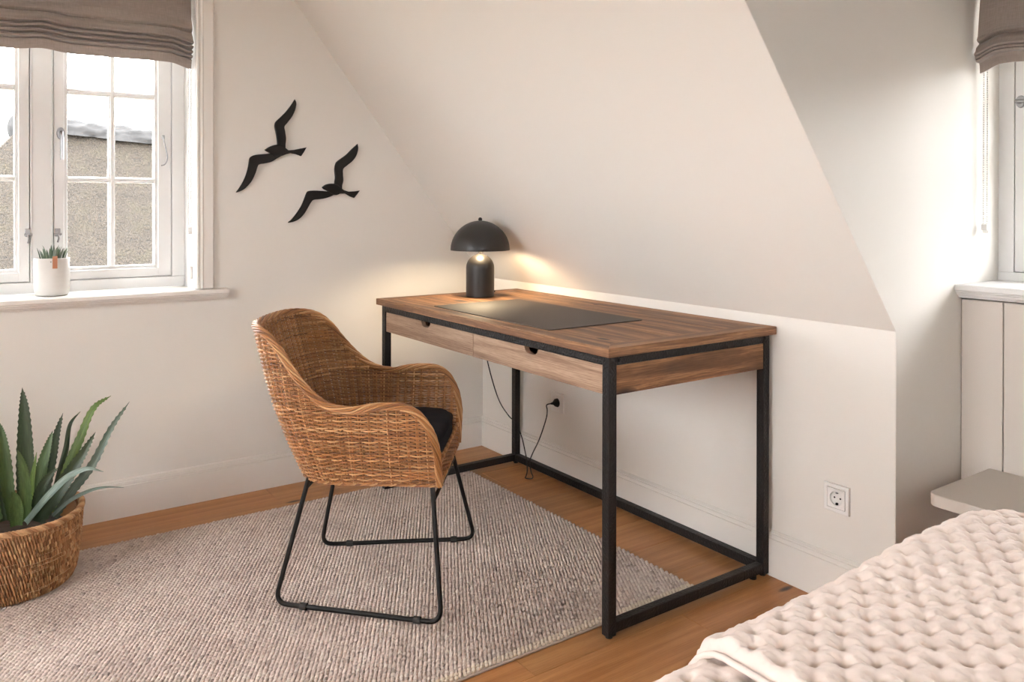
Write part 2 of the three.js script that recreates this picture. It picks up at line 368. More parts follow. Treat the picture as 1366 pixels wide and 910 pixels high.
{
  const w = WIN.z1 - WIN.z0, h = w / 2;
  const g = windowAt('white casement window with glazing bars in the gable wall', w, 0.828, WIN.y1, true);
  g.position.set(-0.19, 0, WIN.zc); g.rotation.y = Math.PI / 2;
  const m1 = WIN.zc - 1.8185;
  for (const x of [m1, -m1]) mesh('mullion', merge([box(x - 0.0365, x + 0.0365, 0.86, 1.98, -0.09, 0.001, 0.002), box(x - 0.0365, x - 0.031, 0.86, 1.98, -0.05, 0.0065, 0.002), box(x + 0.031, x + 0.0365, 0.86, 1.98, -0.05, 0.0065, 0.002)]), M.white, g);
  casement(g, m1 + 0.0385, h - 0.05, 0.872, 1.972, 2, 3, 0.047, 0.062);
  casement(g, -m1 + 0.0385, m1 - 0.0385, 0.872, 1.972, 2, 3, 0.05, 0.047);
  casement(g, -h + 0.05, -m1 - 0.0385, 0.872, 1.972, 2, 3, 0.062, 0.047);
  // lever handle, two pin catches, a stay hook
  const px = (u, v, d = 0) => { const p = onX(u, v, -0.19 + d); return [WIN.zc - p.z, p.y]; };
  {
    const [x, y] = px(81, 178), hd = new THREE.Group(); hd.name = 'handle'; g.add(hd);
    const pl = new THREE.CylinderGeometry(0.015, 0.016, 0.008, 24); pl.rotateX(Math.PI / 2); pl.scale(0.85, 1.5, 1); pl.translate(x, y, 0.004);
    mesh('rosette', pl, M.chrome, hd);
    mesh('lever', merge([bar(V(x, y + 0.004, 0.004), V(x, y + 0.004, 0.03), 0.007), tube([[x, y + 0.006, 0.03], [x, y - 0.01, 0.034], [x, y - 0.05, 0.034], [x, y - 0.1, 0.034]], 0.0055, 16, 8)]), M.chrome, hd);
  }
  for (const [u, v, sgn] of [[37, 312, 1], [77, 311, -1]]) {
    const [x, y] = px(u, v), c = new THREE.Group(); c.name = 'catch'; g.add(c);
    mesh('catch_plate', box(x - 0.009, x + 0.009, y - 0.012, y + 0.018, 0.0, 0.006, 0.002), M.chrome, c);
    mesh('catch_pin', merge([bar(V(x, y, 0.005), V(x, y, 0.018), 0.005), bar(V(x - 0.012 * sgn, y - 0.003, 0.012), V(x + 0.014 * sgn, y - 0.003, 0.012), 0.0045), tube([[x, y - 0.004, 0.014], [x + 0.003, y - 0.018, 0.013], [x, y - 0.034, 0.009]], 0.004, 10, 6)]), M.chrome, c);
  }
  {
    const P = [[218, 183], [219, 190], [222, 203], [223, 212], [220, 219], [215, 221]].map(([u, v]) => { const [x, y] = px(u, v, 0.01); return [x, y, 0.012]; });
    const hk = mesh('stay_hook', merge([tube(P, 0.0028, 30, 6), box(P[0][0] - 0.005, P[0][0] + 0.005, P[0][1] - 0.008, P[0][1] + 0.008, 0, 0.011, 0.002)]), M.chrome, g);
  }
}
// lining of the reveal, casing and sill
struct('trim_1', merge([box(-0.19, XW + 0.004, 0.815, 2.02, WIN.z0 - 0.006, WIN.z0 + 0.0005, 0.001), box(-0.19, XW + 0.004, 0.815, 2.02, WIN.z1 - 0.0005, WIN.z1 + 0.006, 0.001), box(-0.19, XW + 0.004, 2.015, 2.03, WIN.z0, WIN.z1)]), M.white, 'white lining of the gable window reveal');
{
  const prof = (s) => { // casing section: (distance from the opening, depth)
    const pts = [[0.002, 0.004], [0.002, 0.016], [0.008, 0.02], [0.014, 0.016], [0.019, 0.016], [0.024, 0.02], [0.028, 0.017], [0.064, 0.017], [0.068, 0.014], [0.07, 0.0], [0.004, 0.0]];
    return pts.map(([a, d]) => [a * s, d]);
  };
  const side = (z, s) => { const sh = new THREE.Shape(prof(s).map(([a, d]) => new THREE.Vector2(XW + d, -(z + a)))); const e = new THREE.ExtrudeGeometry(sh, { depth: 2.09 - 0.83, bevelEnabled: false }); e.rotateX(-Math.PI / 2); e.translate(0, 0.83, 0); return e; };
  struct('trim_2', side(WIN.z0, -1), M.trim, 'cream moulded casing beside the gable window');
  struct('trim_3', side(WIN.z1, 1), M.trim, 'cream moulded casing at the far side of the gable window');
  struct('trim_4', sweepZ(prof(1).map(([a, d]) => [XW + d, WIN.y1 + a]), WIN.z0 - 0.07, WIN.z1 + 0.07), M.trim, 'cream moulded casing above the gable window');
  const sp = [[-0.188, 0.79], [-0.188, 0.8275], [XW + 0.042, 0.8275], [XW + 0.046, 0.824], [XW + 0.046, 0.812], [XW + 0.04, 0.809], [XW + 0.04, 0.806], [XW + 0.034, 0.802], [XW + 0.03, 0.796], [XW + 0.022, 0.793], [XW + 0.018, 0.787], [XW, 0.787], [XW, 0.79]];
  struct('trim_5', sweepZ(sp, WIN.z0 - 0.118, WIN.z1 + 0.118), M.trim, 'cream moulded sill of the gable window', 'sill');
}

// ------------------------------------------------------------------ dormer window
{
  const x0 = XC, x1 = XD, w = x1 - x0, c = (x0 + x1) / 2, y0 = 0.93, y1 = 2.06;
  const g = struct('window_2', null, null, 'white casement window in the dormer above the panelling', 'window');
  g.position.set(c, 0, ZF);
  mesh('window_frame', merge([box(-w / 2, -w / 2 + 0.045, y0 - 0.02, y1, -0.09, 0, 0.002), box(w / 2 - 0.045, w / 2, y0 - 0.02, y1, -0.09, 0, 0.002), box(-w / 2, w / 2, y0 - 0.02, y0 + 0.02, -0.09, 0.004, 0.003), box(-w / 2, w / 2, y1 - 0.05, y1, -0.09, 0, 0.002)]), M.white, g);
  const cw = (w - 0.09) / 2;
  for (let k = 0; k < 2; k++) casement(g, -w / 2 + 0.045 + k * cw + 0.002, -w / 2 + 0.045 + (k + 1) * cw - 0.002, y0 + 0.022, y1 - 0.05, 2, 3, 0.05, 0.05);
  const p = V(2.119 - c, 1.476, 0);
  const hd = new THREE.Group(); hd.name = 'handle'; g.add(hd);
  const pl = new THREE.CylinderGeometry(0.013, 0.014, 0.008, 20); pl.rotateX(Math.PI / 2); pl.scale(0.9, 1.4, 1); pl.translate(p.x, p.y, 0.004);
  mesh('rosette', pl, M.chrome, hd);
  mesh('lever', merge([bar(V(p.x, p.y, 0.004), V(p.x, p.y, 0.03), 0.007), tube([[p.x, p.y, 0.03], [p.x + 0.03, p.y - 0.002, 0.034], [p.x + 0.09, p.y - 0.004, 0.034]], 0.0055, 12, 8)]), M.chrome, hd);
  const sp = [[-0.606, 0.884], [-0.606, 0.9235], [-0.336, 0.9235], [-0.332, 0.92], [-0.332, 0.908], [-0.337, 0.905], [-0.337, 0.902], [-0.343, 0.899], [-0.345, 0.893], [-0.353, 0.89], [-0.357, 0.884]];
  struct('trim_6', sweepX(sp, XC + 0.0005, XD), M.white, 'white moulded sill of the dormer window', 'sill');
}
// window of the other gable, behind the camera
{
  const g = struct('window_3', null, null, 'wide white window in the gable wall behind the bed head', 'window'), w = RW.z1 - RW.z0, y0 = RW.y0, y1 = RW.y1;
  g.position.set(XR + 0.12, 0, (RW.z0 + RW.z1) / 2); g.rotation.y = -Math.PI / 2;
  mesh('window_frame', merge([box(-w / 2, -w / 2 + 0.045, y0, y1, -0.09, 0, 0.002), box(w / 2 - 0.045, w / 2, y0, y1, -0.09, 0, 0.002), box(-w / 2, w / 2, y0, y0 + 0.045, -0.09, 0, 0.003), box(-w / 2, w / 2, y1 - 0.045, y1, -0.09, 0, 0.002)]), M.white, g);
  const cw = (w - 0.09) / 3;
  for (let k = 0; k < 3; k++) casement(g, -w / 2 + 0.045 + k * cw + 0.002, -w / 2 + 0.045 + (k + 1) * cw - 0.002, y0 + 0.047, y1 - 0.047, 2, 3);
}
// window of the opposite dormer
{
  const g = struct('window_4', null, null, 'window of the opposite dormer', 'window'), w = OX1 - OX0, y0 = 0.85, y1 = 2.16;
  g.position.set((OX0 + OX1) / 2, 0, ZE + 0.6); g.rotation.y = Math.PI;
  mesh('window_frame', merge([box(-w / 2, -w / 2 + 0.045, y0, y1, -0.09, 0, 0.002), box(w / 2 - 0.045, w / 2, y0, y1, -0.09, 0, 0.002), box(-w / 2, w / 2, y0, y0 + 0.045, -0.09, 0, 0.003), box(-w / 2, w / 2, y1 - 0.045, y1, -0.09, 0, 0.002)]), M.white, g);
  const cw = (w - 0.09) / 3;
  for (let k = 0; k < 3; k++) casement(g, -w / 2 + 0.045 + k * cw + 0.002, -w / 2 + 0.045 + (k + 1) * cw - 0.002, y0 + 0.047, y1 - 0.047, 2, 3);
}

// ------------------------------------------------------------------ roman blinds
// local axes: x to the right seen from the room, z into the room
function romanBlind(label, pos, turn, w, yTop, yFold, yBot, sag, chainX, chainBot, nf) {
  const t = thing('roman_blind', label, 'blind', pos, 'linen roman blinds'); t.rotation.y = turn;
  // profile of the cloth from top to bottom hem: (forward, height)
  const prof = [[0.006, yTop], [0.008, lerp(yTop, yFold, 0.3)], [0.014, lerp(yTop, yFold, 0.6)], [0.03, yFold + 0.055], [0.036, yFold + 0.043], [0.03, yFold + 0.037], [0.018, yFold + 0.034], [0.026, yFold + 0.028], [0.04, yFold + 0.018], [0.045, yFold + 0.008]];
  const step = (yFold - yBot - 0.03) / nf;
  for (let i = 0; i < nf; i++) {
    const y = yFold - i * step, out = 0.054 - 0.005 * i;
    prof.push([out - 0.003, y + 0.002], [out, y - 0.002], [out - 0.002, y - 0.006], [out - 0.012, y - 0.0075], [out - 0.028, y - 0.0085], [out - 0.026, y - step + 0.006]);
  }
  const yl = yFold - nf * step;
  prof.push([0.022, yl + 0.004], [0.018, yl - 0.005], [0.017, (yl + yBot) / 2], [0.016, yBot]);
  const P = []; prof.forEach(([d, y], i) => { const q = prof[i + 1]; P.push([d, y]); if (q) for (let k = 1; k < 3; k++) P.push([lerp(d, q[0], k / 3), lerp(y, q[1], k / 3)]); });
  const nu = 90, nv = P.length - 1;
  const at = (a, j, th) => {
    const [d, y] = P[j], x = (a - 0.5) * w, low = smooth(lerp(yTop, yFold, 0.6), yFold, y);
    const f = smooth(yFold + 0.05, yFold, y);
    return V(x, y + sag(a) * low, d - th + 0.004 * f * noise(x * 9, y * 20, 3) + 0.006 * low * noise(x * 4, 1, 7));
  };
  const sheet = (th) => surface(nu, nv, (a, b) => at(a, Math.round(b * nv), th), (a, b) => [(a - 0.5) * w * 4, P[Math.round(b * nv)][1] * 4]);
  const front = sheet(0);
  const cloth = mesh('cloth', front, M.linen, t);
  mesh('lining', sheet(0.004), M.lining, t, 'pale lining behind the linen');
  mesh('headrail', box(-w / 2, w / 2, yTop - 0.02, yTop + 0.03, -0.03, 0.006, 0.003), M.white, t);
  // bead chain loop
  const beads = [], bead = new THREE.IcosahedronGeometry(0.0027, 1);
  for (const dx of [-0.005, 0.005]) for (let y = chainBot; y < yTop - 0.01; y += 0.0068) { const b = bead.clone(); b.translate(chainX + dx, y, 0.004); beads.push(b); }
  const ch = mesh('bead_chain', merge(beads), M.plastic, t); ch.userData.kind = 'stuff';
  mesh('chain_weight', merge([box(chainX - 0.009, chainX + 0.009, chainBot - 0.022, chainBot - 0.002, -0.004, 0.012, 0.003), box(chainX - 0.006, chainX + 0.012, chainBot - 0.03, chainBot - 0.02, -0.002, 0.01, 0.003)]), M.plastic, t);
  return t;
}
const sag1 = (a) => { // a from left (0) to right (1) as seen from the room
  const z = WIN.zc - (a - 0.5) * 1.473;
  return 0.003 * Math.sin(z * 9) + 0.009 * Math.exp(-(((z - 1.83) / 0.05) ** 2)) - 0.004 * smooth(1.82, 1.7, z) + 0.006 * smooth(1.6, 1.4, z) - 0.016 * smooth(1.4, 1.325, z);
};
romanBlind('taupe linen roman blind gathered above the gable window', [-0.07, 0, WIN.zc], Math.PI / 2, 1.473, 2.005, 1.806, 1.706, sag1, 0.7315, 1.072, 4);
romanBlind('taupe linen roman blind gathered above the dormer window', [(XC + XD) / 2, 0, -0.475], 0, XD - XC - 0.02, 2.05, 1.612, 1.556, (a) => 0.014 * smooth(0.0, 0.06, a) + 0.008 * Math.sin(a * 20), -(XD - XC) / 2 + 0.022, 1.103, 3);
// small cleats on the reveal
tag(mesh('chain_cleat', box(-0.075, -0.05, 0.865, 0.915, WIN.z0, WIN.z0 + 0.012, 0.004), M.plastic), 'white plastic chain cleat on the window reveal', 'cleat');

// ------------------------------------------------------------------ outside
struct('eave_thatch', metric(sweepX([[-0.86, 2.1], [-0.86, 2.6], [-1.45, 2.25], [-1.5, 2.05], [-1.4, 1.98]], XC - 0.5, XD + 0.5), 'x'), M.thatch, 'thatched eave over the dormer window');
struct('ground_lawn', box(-60, 60, -3.2, -3, -60, 60), M.lawn, 'lawn outside');
// neighbouring thatched houses: ridge along z, hipped at the +z end
function thatchedHouse(label, pos, turn) {
  const t = thing('thatched_house', label, 'house', pos); t.rotation.y = turn;
  const RY = 5.08, rise = (z) => 0.03 + 0.083 * (z + 0.28);
  const bump = (p, s = 0.05) => { p.x += s * fbm(p.y * 2.5, p.z * 2.5, 1, 3); p.y += s * fbm(p.x * 2.5 + 9, p.z * 2.5, 4, 3); return p; };
  const face = surface(120, 90, (a, b) => { const z = lerp(-9, 1.3 + 2.6 * b, a), y = lerp(RY, 1.6, b); return bump(V((RY - y) * 0.72 + 0.02, y + rise(z), z)); }, (a, b, p) => [p.z * 0.62, p.y * 0.75]);
  mesh('roof_slope', face, M.thatch, t);
  const hip = surface(40, 60, (a, b) => { const y = lerp(RY, 1.6, b), x0 = (RY - y) * 0.72; return bump(V(lerp(x0, -x0, a), y + rise(1.3 + 2.6 * b), 1.3 + 2.6 * b + 0.4 * Math.sin(a * Math.PI) * b)); }, (a, b, p) => [p.x * 0.4, p.y * 0.4]);
  mesh('roof_hip', hip, M.thatch, t);
  const back = surface(30, 30, (a, b) => { const z = lerp(-9, 1.3 + 2.6 * b, a), y = lerp(RY, 1.6, b); return V(-(RY - y) * 0.72 - 0.02, y, z); }, (a, b, p) => [p.z * 0.32, p.y * 0.4]);
  mesh('roof_slope', back, M.thatch, t);
  const rg = surface(260, 18, (a, b) => { const w = b * Math.PI * 1.2 - 0.1 * Math.PI, z = lerp(-9, 1.15, a), r = 0.15 * (1 + 0.7 * fbm(z * 4, w * 1.6, 3, 4)); return V(Math.cos(w) * r * 1.1, RY - 0.05 + Math.sin(w) * r + rise(z), z); }, (a, b, p) => [p.z * 0.7, b]);
  mesh('ridge_cap', rg, M.sedge, t, 'pale grey ridge capping');
  const ball = new THREE.SphereGeometry(0.16, 24, 16); ball.scale(0.9, 1.35, 0.9); ball.translate(0, RY + 0.08, 1.36); mesh('ridge_end', ball, M.sedge, t);
  mesh('house_wall', box(-2.2, 2.2, 0, 1.8, -8.8, 3.4), M.brick, t);
}
thatchedHouse('thatched house with a pale ridge seen through the gable window', [-9, -3, 0], 0);
thatchedHouse('thatched roof outside the dormer window', [2.6, -2.7, -8], -Math.PI / 2);

// ------------------------------------------------------------------ rug
{
  const t = thing('woven_rug', 'beige looped wool rug lying under the chair and desk', 'rug', [0, 0, 0]);
  const x0 = 0.256, x1 = 1.594, z0 = 0.256, z1 = 2.33;
  mesh('rug_backing', box(x0 + 0.004, x1 - 0.004, 0.0005, 0.006, z0 + 0.004, z1 - 0.004, 0.002), std([0.5, 0.41, 0.36], 1), t);
  const px = 0.0108, pz = 0.0126, nx = Math.floor((x1 - x0) / px), nz = Math.floor((z1 - z0) / pz);
  const knot = new THREE.IcosahedronGeometry(1, 1); knot.scale(0.0058, 0.0054, 0.0078);
  const im = new THREE.InstancedMesh(knot, std([1, 1, 1], 1), nx * nz);
  im.name = 'wool_loops'; im.userData = { kind: 'stuff', label: 'small wool loops in beige and grey' }; im.castShadow = im.receiveShadow = true;
  const m = new THREE.Matrix4(), q = new THREE.Quaternion(), e = new THREE.Euler(), s = V(1, 1, 1), c = new THREE.Color();
  let k = 0;
  for (let i = 0; i < nx; i++) for (let j = 0; j < nz; j++) {
    const x = x0 + (i + 0.5) * px + rr(-0.0007, 0.0007), z = z0 + (j + 0.5 + (i % 2) * 0.5) * pz * (nz / (nz + 0.5)) + rr(-0.001, 0.001);
    e.set(rr(-0.15, 0.15), 0.6 + rr(-0.2, 0.2), 0); q.setFromEuler(e);
    const f = rr(0.9, 1.1); s.set(f, rr(0.85, 1.2), f);
    m.compose(V(x, 0.0075 + rr(-0.0008, 0.0008), z), q, s); im.setMatrixAt(k, m);
    const edge = i >= nx - 2, n = fbm(x * 5, z * 5, 2, 3), r = rnd();
    let col = mix3([0.47, 0.378, 0.335], [0.68, 0.575, 0.52], clamp(0.55 + 0.9 * n + rr(-0.3, 0.3)));
    if (r < 0.02) col = mix3(col, [0.2, 0.16, 0.14], 0.55); else if (r > 0.93) col = mix3(col, [0.7, 0.63, 0.56], 0.6);
    if (edge) col = mix3(col, [0.72, 0.62, 0.5], 0.8);
    c.setRGB(...col); im.setColorAt(k++, c);
  }
  t.add(im);
}

// ------------------------------------------------------------------ desk
const DX0 = 0.2732, DX1 = 1.6732, DZ0 = -0.0115, DZ1 = 0.6845, DH = 0.7792, DT_ = 0.0245;
{
  const t = thing('writing_desk', 'wooden desk with black iron frame and two drawers', 'desk', [0, 0, 0]);
  const y0 = DH - DT_, top = new THREE.Group(); top.name = 'tabletop'; t.add(top);
  const wood = (g, grain) => { metric(g, grain, rr(0, 9), rr(0, 9)); const uv = g.attributes.uv; for (let i = 0; i < uv.count; i++) uv.setXY(i, uv.getX(i) * 0.8, uv.getY(i) * 1.8); return g; };
  // mitred border and long boards between
  const B = 0.062, mitre = (pts, grain) => {
    const s = new THREE.Shape(pts.map(([x, z]) => new THREE.Vector2(x, -z)));
    const g = new THREE.ExtrudeGeometry(s, { depth: DT_ - 0.003, bevelEnabled: true, bevelThickness: 0.0015, bevelSize: 0.0013, bevelOffset: -0.0014, bevelSegments: 2 });
    g.rotateX(-Math.PI / 2); g.translate(0, y0 + 0.0015, 0);
    return wood(g, grain);
  };
  mesh('board', mitre([[DX0, DZ1], [DX1, DZ1], [DX1 - B, DZ1 - B], [DX0 + B, DZ1 - B]], 'x'), M.top[0], top);
  mesh('board', mitre([[DX1, DZ0], [DX0, DZ0], [DX0 + B, DZ0 + B], [DX1 - B, DZ0 + B]], 'x'), M.top[2], top);
  mesh('board', mitre([[DX1, DZ1], [DX1, DZ0], [DX1 - B, DZ0 + B], [DX1 - B, DZ1 - B]], 'z'), M.top[0], top);
  mesh('board', mitre([[DX0, DZ0], [DX0, DZ1], [DX0 + B, DZ1 - B], [DX0 + B, DZ0 + B]], 'z'), M.top[1], top);
  const nb = 5, bw = (DZ1 - DZ0 - 2 * B) / nb;
  for (let k = 0; k < nb; k++) mesh('board', wood(box(DX0 + B, DX1 - B, y0, DH - 0.0003 - 0.0004 * (k % 2), DZ0 + B + k * bw, DZ0 + B + (k + 1) * bw, 0.0009), 'x'), M.top[k % 3], top);
  // frame
  const L = 0.028, o = 0.017, lx0 = DX0 + o, lx1 = DX1 - o, lz0 = DZ0 + 0.011, lz1 = DZ1 - o, ry0 = y0 - 0.027;
  const iron = (g, ax) => metric(g, ax, rnd(), rnd(), 3);
  for (const [x, z] of [[lx0, lz0], [lx1 - L, lz0], [lx0, lz1 - L], [lx1 - L, lz1 - L]]) {
    const leg = mesh('leg', iron(box(x, x + L, x < 1 && z > 0.3 ? 0.0135 : 0.006, y0, z, z + L, 0.0022), 'y'), M.iron, t);
    if (x < 1 && z > 0.3) continue;
    const f = new THREE.CylinderGeometry(0.009, 0.01, 0.008, 14); f.translate(x + L / 2, 0.004, z + L / 2); mesh('foot', f, M.rubber, leg);
  }
  mesh('rail', iron(box(lx0 + L, lx1 - L, ry0, y0 - 0.0005, lz1 - L, lz1 - 0.001, 0.002), 'x'), M.iron, t);
  mesh('rail', iron(box(lx0 + L, lx1 - L, ry0, y0 - 0.0005, lz0, lz0 + L, 0.002), 'x'), M.iron, t);
  for (const x of [lx0, lx1 - L]) {
    mesh('rail', iron(box(x + 0.001, x + L - 0.001, ry0, y0 - 0.0005, lz0 + L, lz1 - L, 0.002), 'z'), M.iron, t);
    mesh('bottom_bar', iron(box(x + 0.0005, x + L - 0.0005, 0.0135, 0.0135 + L, lz0 + L, lz1 - L, 0.002), 'z'), M.iron, t);
  }
  mesh('bottom_bar', iron(box(lx0 + L, lx1 - L, 0.0135, 0.0135 + L, lz0, lz0 + L, 0.002), 'x'), M.iron, t);
  // bolts on the end rails
  for (const z of [lz1 - 0.036, lz0 + 0.02]) { const b = lathe([[0, 0.004], [0.0035, 0.0038], [0.006, 0.0022], [0.0065, 0], [0, 0]], 16); b.rotateZ(-Math.PI / 2); b.translate(lx1 - 0.001, y0 - 0.0125, z); mesh('bolt', b, M.iron, t); }
  const bf = new THREE.CylinderGeometry(0.011, 0.011, 0.01, 14); bf.translate(lx1 - L / 2, 0.005, lz0 + 0.06); mesh('foot', bf, M.rubber, t);
  // end panels, back panel, drawers
  const py0 = ry0 - 0.079;
  for (const [x, s] of [[lx1 - 0.02, 1], [lx0 + 0.002, -1]]) mesh('side_panel', wood(box(x, x + 0.018, py0, ry0 - 0.0005, lz0 + L, lz1 - L, 0.0015), 'z'), M.sideWood, t);
  mesh('back_panel', wood(box(lx0 + 0.02, lx1 - 0.02, py0, ry0 - 0.0005, lz0 + 0.005, lz0 + 0.02, 0.001), 'x'), M.sideWood, t);
  const mid = (lx0 + lx1) / 2;
  for (const [a, b] of [[lx0 + L + 0.0012, mid - 0.0012], [mid + 0.0012, lx1 - L - 0.0012]]) {
    const d = new THREE.Group(); d.name = 'drawer'; t.add(d);
    const c = (a + b) / 2, w = 0.034, dep = 0.02, yt = ry0 - 0.0015, sh = new THREE.Shape();
    sh.moveTo(a, py0); sh.lineTo(b, py0); sh.lineTo(b, yt); sh.lineTo(c + w, yt);
    sh.bezierCurveTo(c + w - 0.004, yt - dep * 0.95, c + 0.016, yt - dep, c, yt - dep);
    sh.bezierCurveTo(c - 0.016, yt - dep, c - w + 0.004, yt - dep * 0.95, c - w, yt);
    sh.lineTo(a, yt);
    const g = new THREE.ExtrudeGeometry(sh, { depth: 0.015, bevelEnabled: true, bevelThickness: 0.001, bevelSize: 0.001, bevelOffset: -0.001, bevelSegments: 1, curveSegments: 14 });
    g.translate(0, 0, lz1 - 0.021);
    mesh('drawer_front', wood(g, 'x'), M.grey, d);
    mesh('drawer_box', merge([box(a + 0.01, a + 0.022, py0 + 0.008, yt - 0.016, lz0 + 0.06, lz1 - 0.021), box(b - 0.022, b - 0.01, py0 + 0.008, yt - 0.016, lz0 + 0.06, lz1 - 0.021), box(a + 0.01, b - 0.01, py0 + 0.004, py0 + 0.012, lz0 + 0.06, lz1 - 0.021), box(a + 0.01, b - 0.01, py0 + 0.008, yt - 0.016, lz0 + 0.05, lz0 + 0.062)].map((q) => metric(q, 'x'))), M.sideWood, d);
  }
}
// desk mat
{
  const g = new THREE.ExtrudeGeometry((() => {
    const a = 0.634, b = 1.342, c = 0.236, d = 0.624, r = 0.012, s = new THREE.Shape();
    s.moveTo(a + r, -d); s.lineTo(b - r, -d); s.quadraticCurveTo(b, -d, b, -d + r); s.lineTo(b, -c - r); s.quadraticCurveTo(b, -c, b - r, -c); s.lineTo(a + r, -c); s.quadraticCurveTo(a, -c, a, -c - r); s.lineTo(a, -d + r); s.quadraticCurveTo(a, -d, a + r, -d);
    return s;
  })(), { depth: 0.0016, bevelEnabled: true, bevelThickness: 0.0005, bevelSize: 0.0005, bevelOffset: -0.0005, bevelSegments: 2 });
  g.rotateX(-Math.PI / 2); g.translate(0, DH + 0.0007, 0);
  tag(mesh('desk_mat', metric(g, 'x'), M.mat), 'dark brown leather desk mat lying on the desk', 'desk mat');
}

// ------------------------------------------------------------------ table lamp
{
  const c = V(0.4496, DH, 0.2987), t = thing('table_lamp', 'black mushroom table lamp switched on, on the desk', 'lamp', c.toArray());
  const body = [[0, 0], [0.056, 0], [0.0585, 0.003], [0.0585, 0.118]];
  for (let k = 1; k <= 14; k++) { const a = k / 14 * Math.PI / 2; body.push([0.0585 * Math.cos(a) + (k === 14 ? 0.004 : 0), 0.118 + 0.058 * Math.sin(a)]); }
  mesh('lamp_body', lathe(body, 64), M.lampBlack, t);
  const R = 0.1225, y = 0.192, out = [], inn = [];
  for (let k = 0; k <= 24; k++) { const a = k / 24 * Math.PI / 2; out.push([R * Math.cos(a), y + 0.122 * Math.sin(a)]); inn.push([(R - 0.0022) * Math.cos(a), y + 0.0002 + 0.1198 * Math.sin(a)]); }
  mesh('lamp_shade', lathe([...inn.reverse().map(([r, h]) => [Math.max(r, 0.0001), h]), ...out.map(([r, h]) => [Math.max(r, 0.0001), h])], 72), M.lampBlack, t);
  const fin = new THREE.SphereGeometry(0.0085, 20, 14); fin.translate(0, 0.319, 0); mesh('finial', fin, M.lampBlack, t);
  const stem = lathe([[0.006, 0.17], [0.006, 0.316]], 12); mesh('stem', stem, M.lampBlack, t);
  const glow = phys([1, 0.9, 0.75], 0.4, { emissive: new THREE.Color(1, 0.72, 0.4), emissiveIntensity: 6 });
  for (const s of [1]) {
    const b = new THREE.SphereGeometry(0.02, 20, 14); b.scale(1, 1.25, 1); b.translate(0.028, 0.238, 0.02); mesh('bulb', b, glow, t, 'glowing warm bulb under the shade');
    const so = bar(V(0.028, 0.262, 0.02), V(0.028, 0.285, 0.02), 0.011, 14); mesh('bulb_socket', so, M.lampBlack, t);
    const li = new THREE.PointLight(new THREE.Color().setRGB(1, 0.77, 0.48), 0.8, 0, 2);
    li.position.set(0.028, 0.238, 0.02); li.castShadow = true; li.shadow.radius = 1.3; li.name = 'bulb'; t.add(li);
    mesh('socket_arm', bar(V(0, 0.29, 0), V(0.03, 0.284, 0.021), 0.005, 8), M.lampBlack, t);
  }
  const sw = new THREE.SphereGeometry(0.004, 10, 8); sw.translate(0.035, 0.022, -0.0475); mesh('switch', sw, M.lampBlack, t);
  // cord: off the back of the base, over the end of the desk, down to the floor and up to the socket
  const P = [[0.41, DH + 0.006, 0.272], [0.34, DH + 0.0035, 0.225], [0.285, DH + 0.0035, 0.187], [0.2675, DH + 0.001, 0.178], [0.262, 0.75, 0.174], [0.262, 0.62, 0.162], [0.262, 0.467, 0.140], [0.262, 0.296, 0.084], [0.264, 0.21, 0.030], [0.275, 0.172, -0.004], [0.31, 0.138, -0.0045], [0.345, 0.11, 0.006], [0.39, 0.075, 0.025], [0.43, 0.05, 0.045], [0.475, 0.02, 0.075], [0.487, 0.0045, 0.09], [0.505, 0.0035, 0.105], [0.525, 0.0035, 0.09], [0.51, 0.005, 0.07], [0.485, 0.018, 0.062], [0.455, 0.05, 0.046], [0.46, 0.085, 0.035], [0.49, 0.15, 0.022], [0.53, 0.245, 0.016], [0.546, 0.288, 0.022], [0.556, 0.31, 0.034], [0.568, 0.3195, 0.034], [0.5725, 0.3205, 0.021]].map((p) => V(...p).sub(c));
  mesh('cord', tube(P, 0.0026, 220, 7, 0.5), M.rubber, t);
  const pg = lathe([[0, 0.034], [0.004, 0.034], [0.0055, 0.026], [0.008, 0.02], [0.015, 0.012], [0.0172, 0.008], [0.0172, 0], [0, 0]], 24); pg.rotateX(Math.PI / 2);
  pg.translate(0.5725 - c.x, 0.3205 - c.y, -0.0125 - c.z); mesh('plug', pg, M.rubber, t);
}

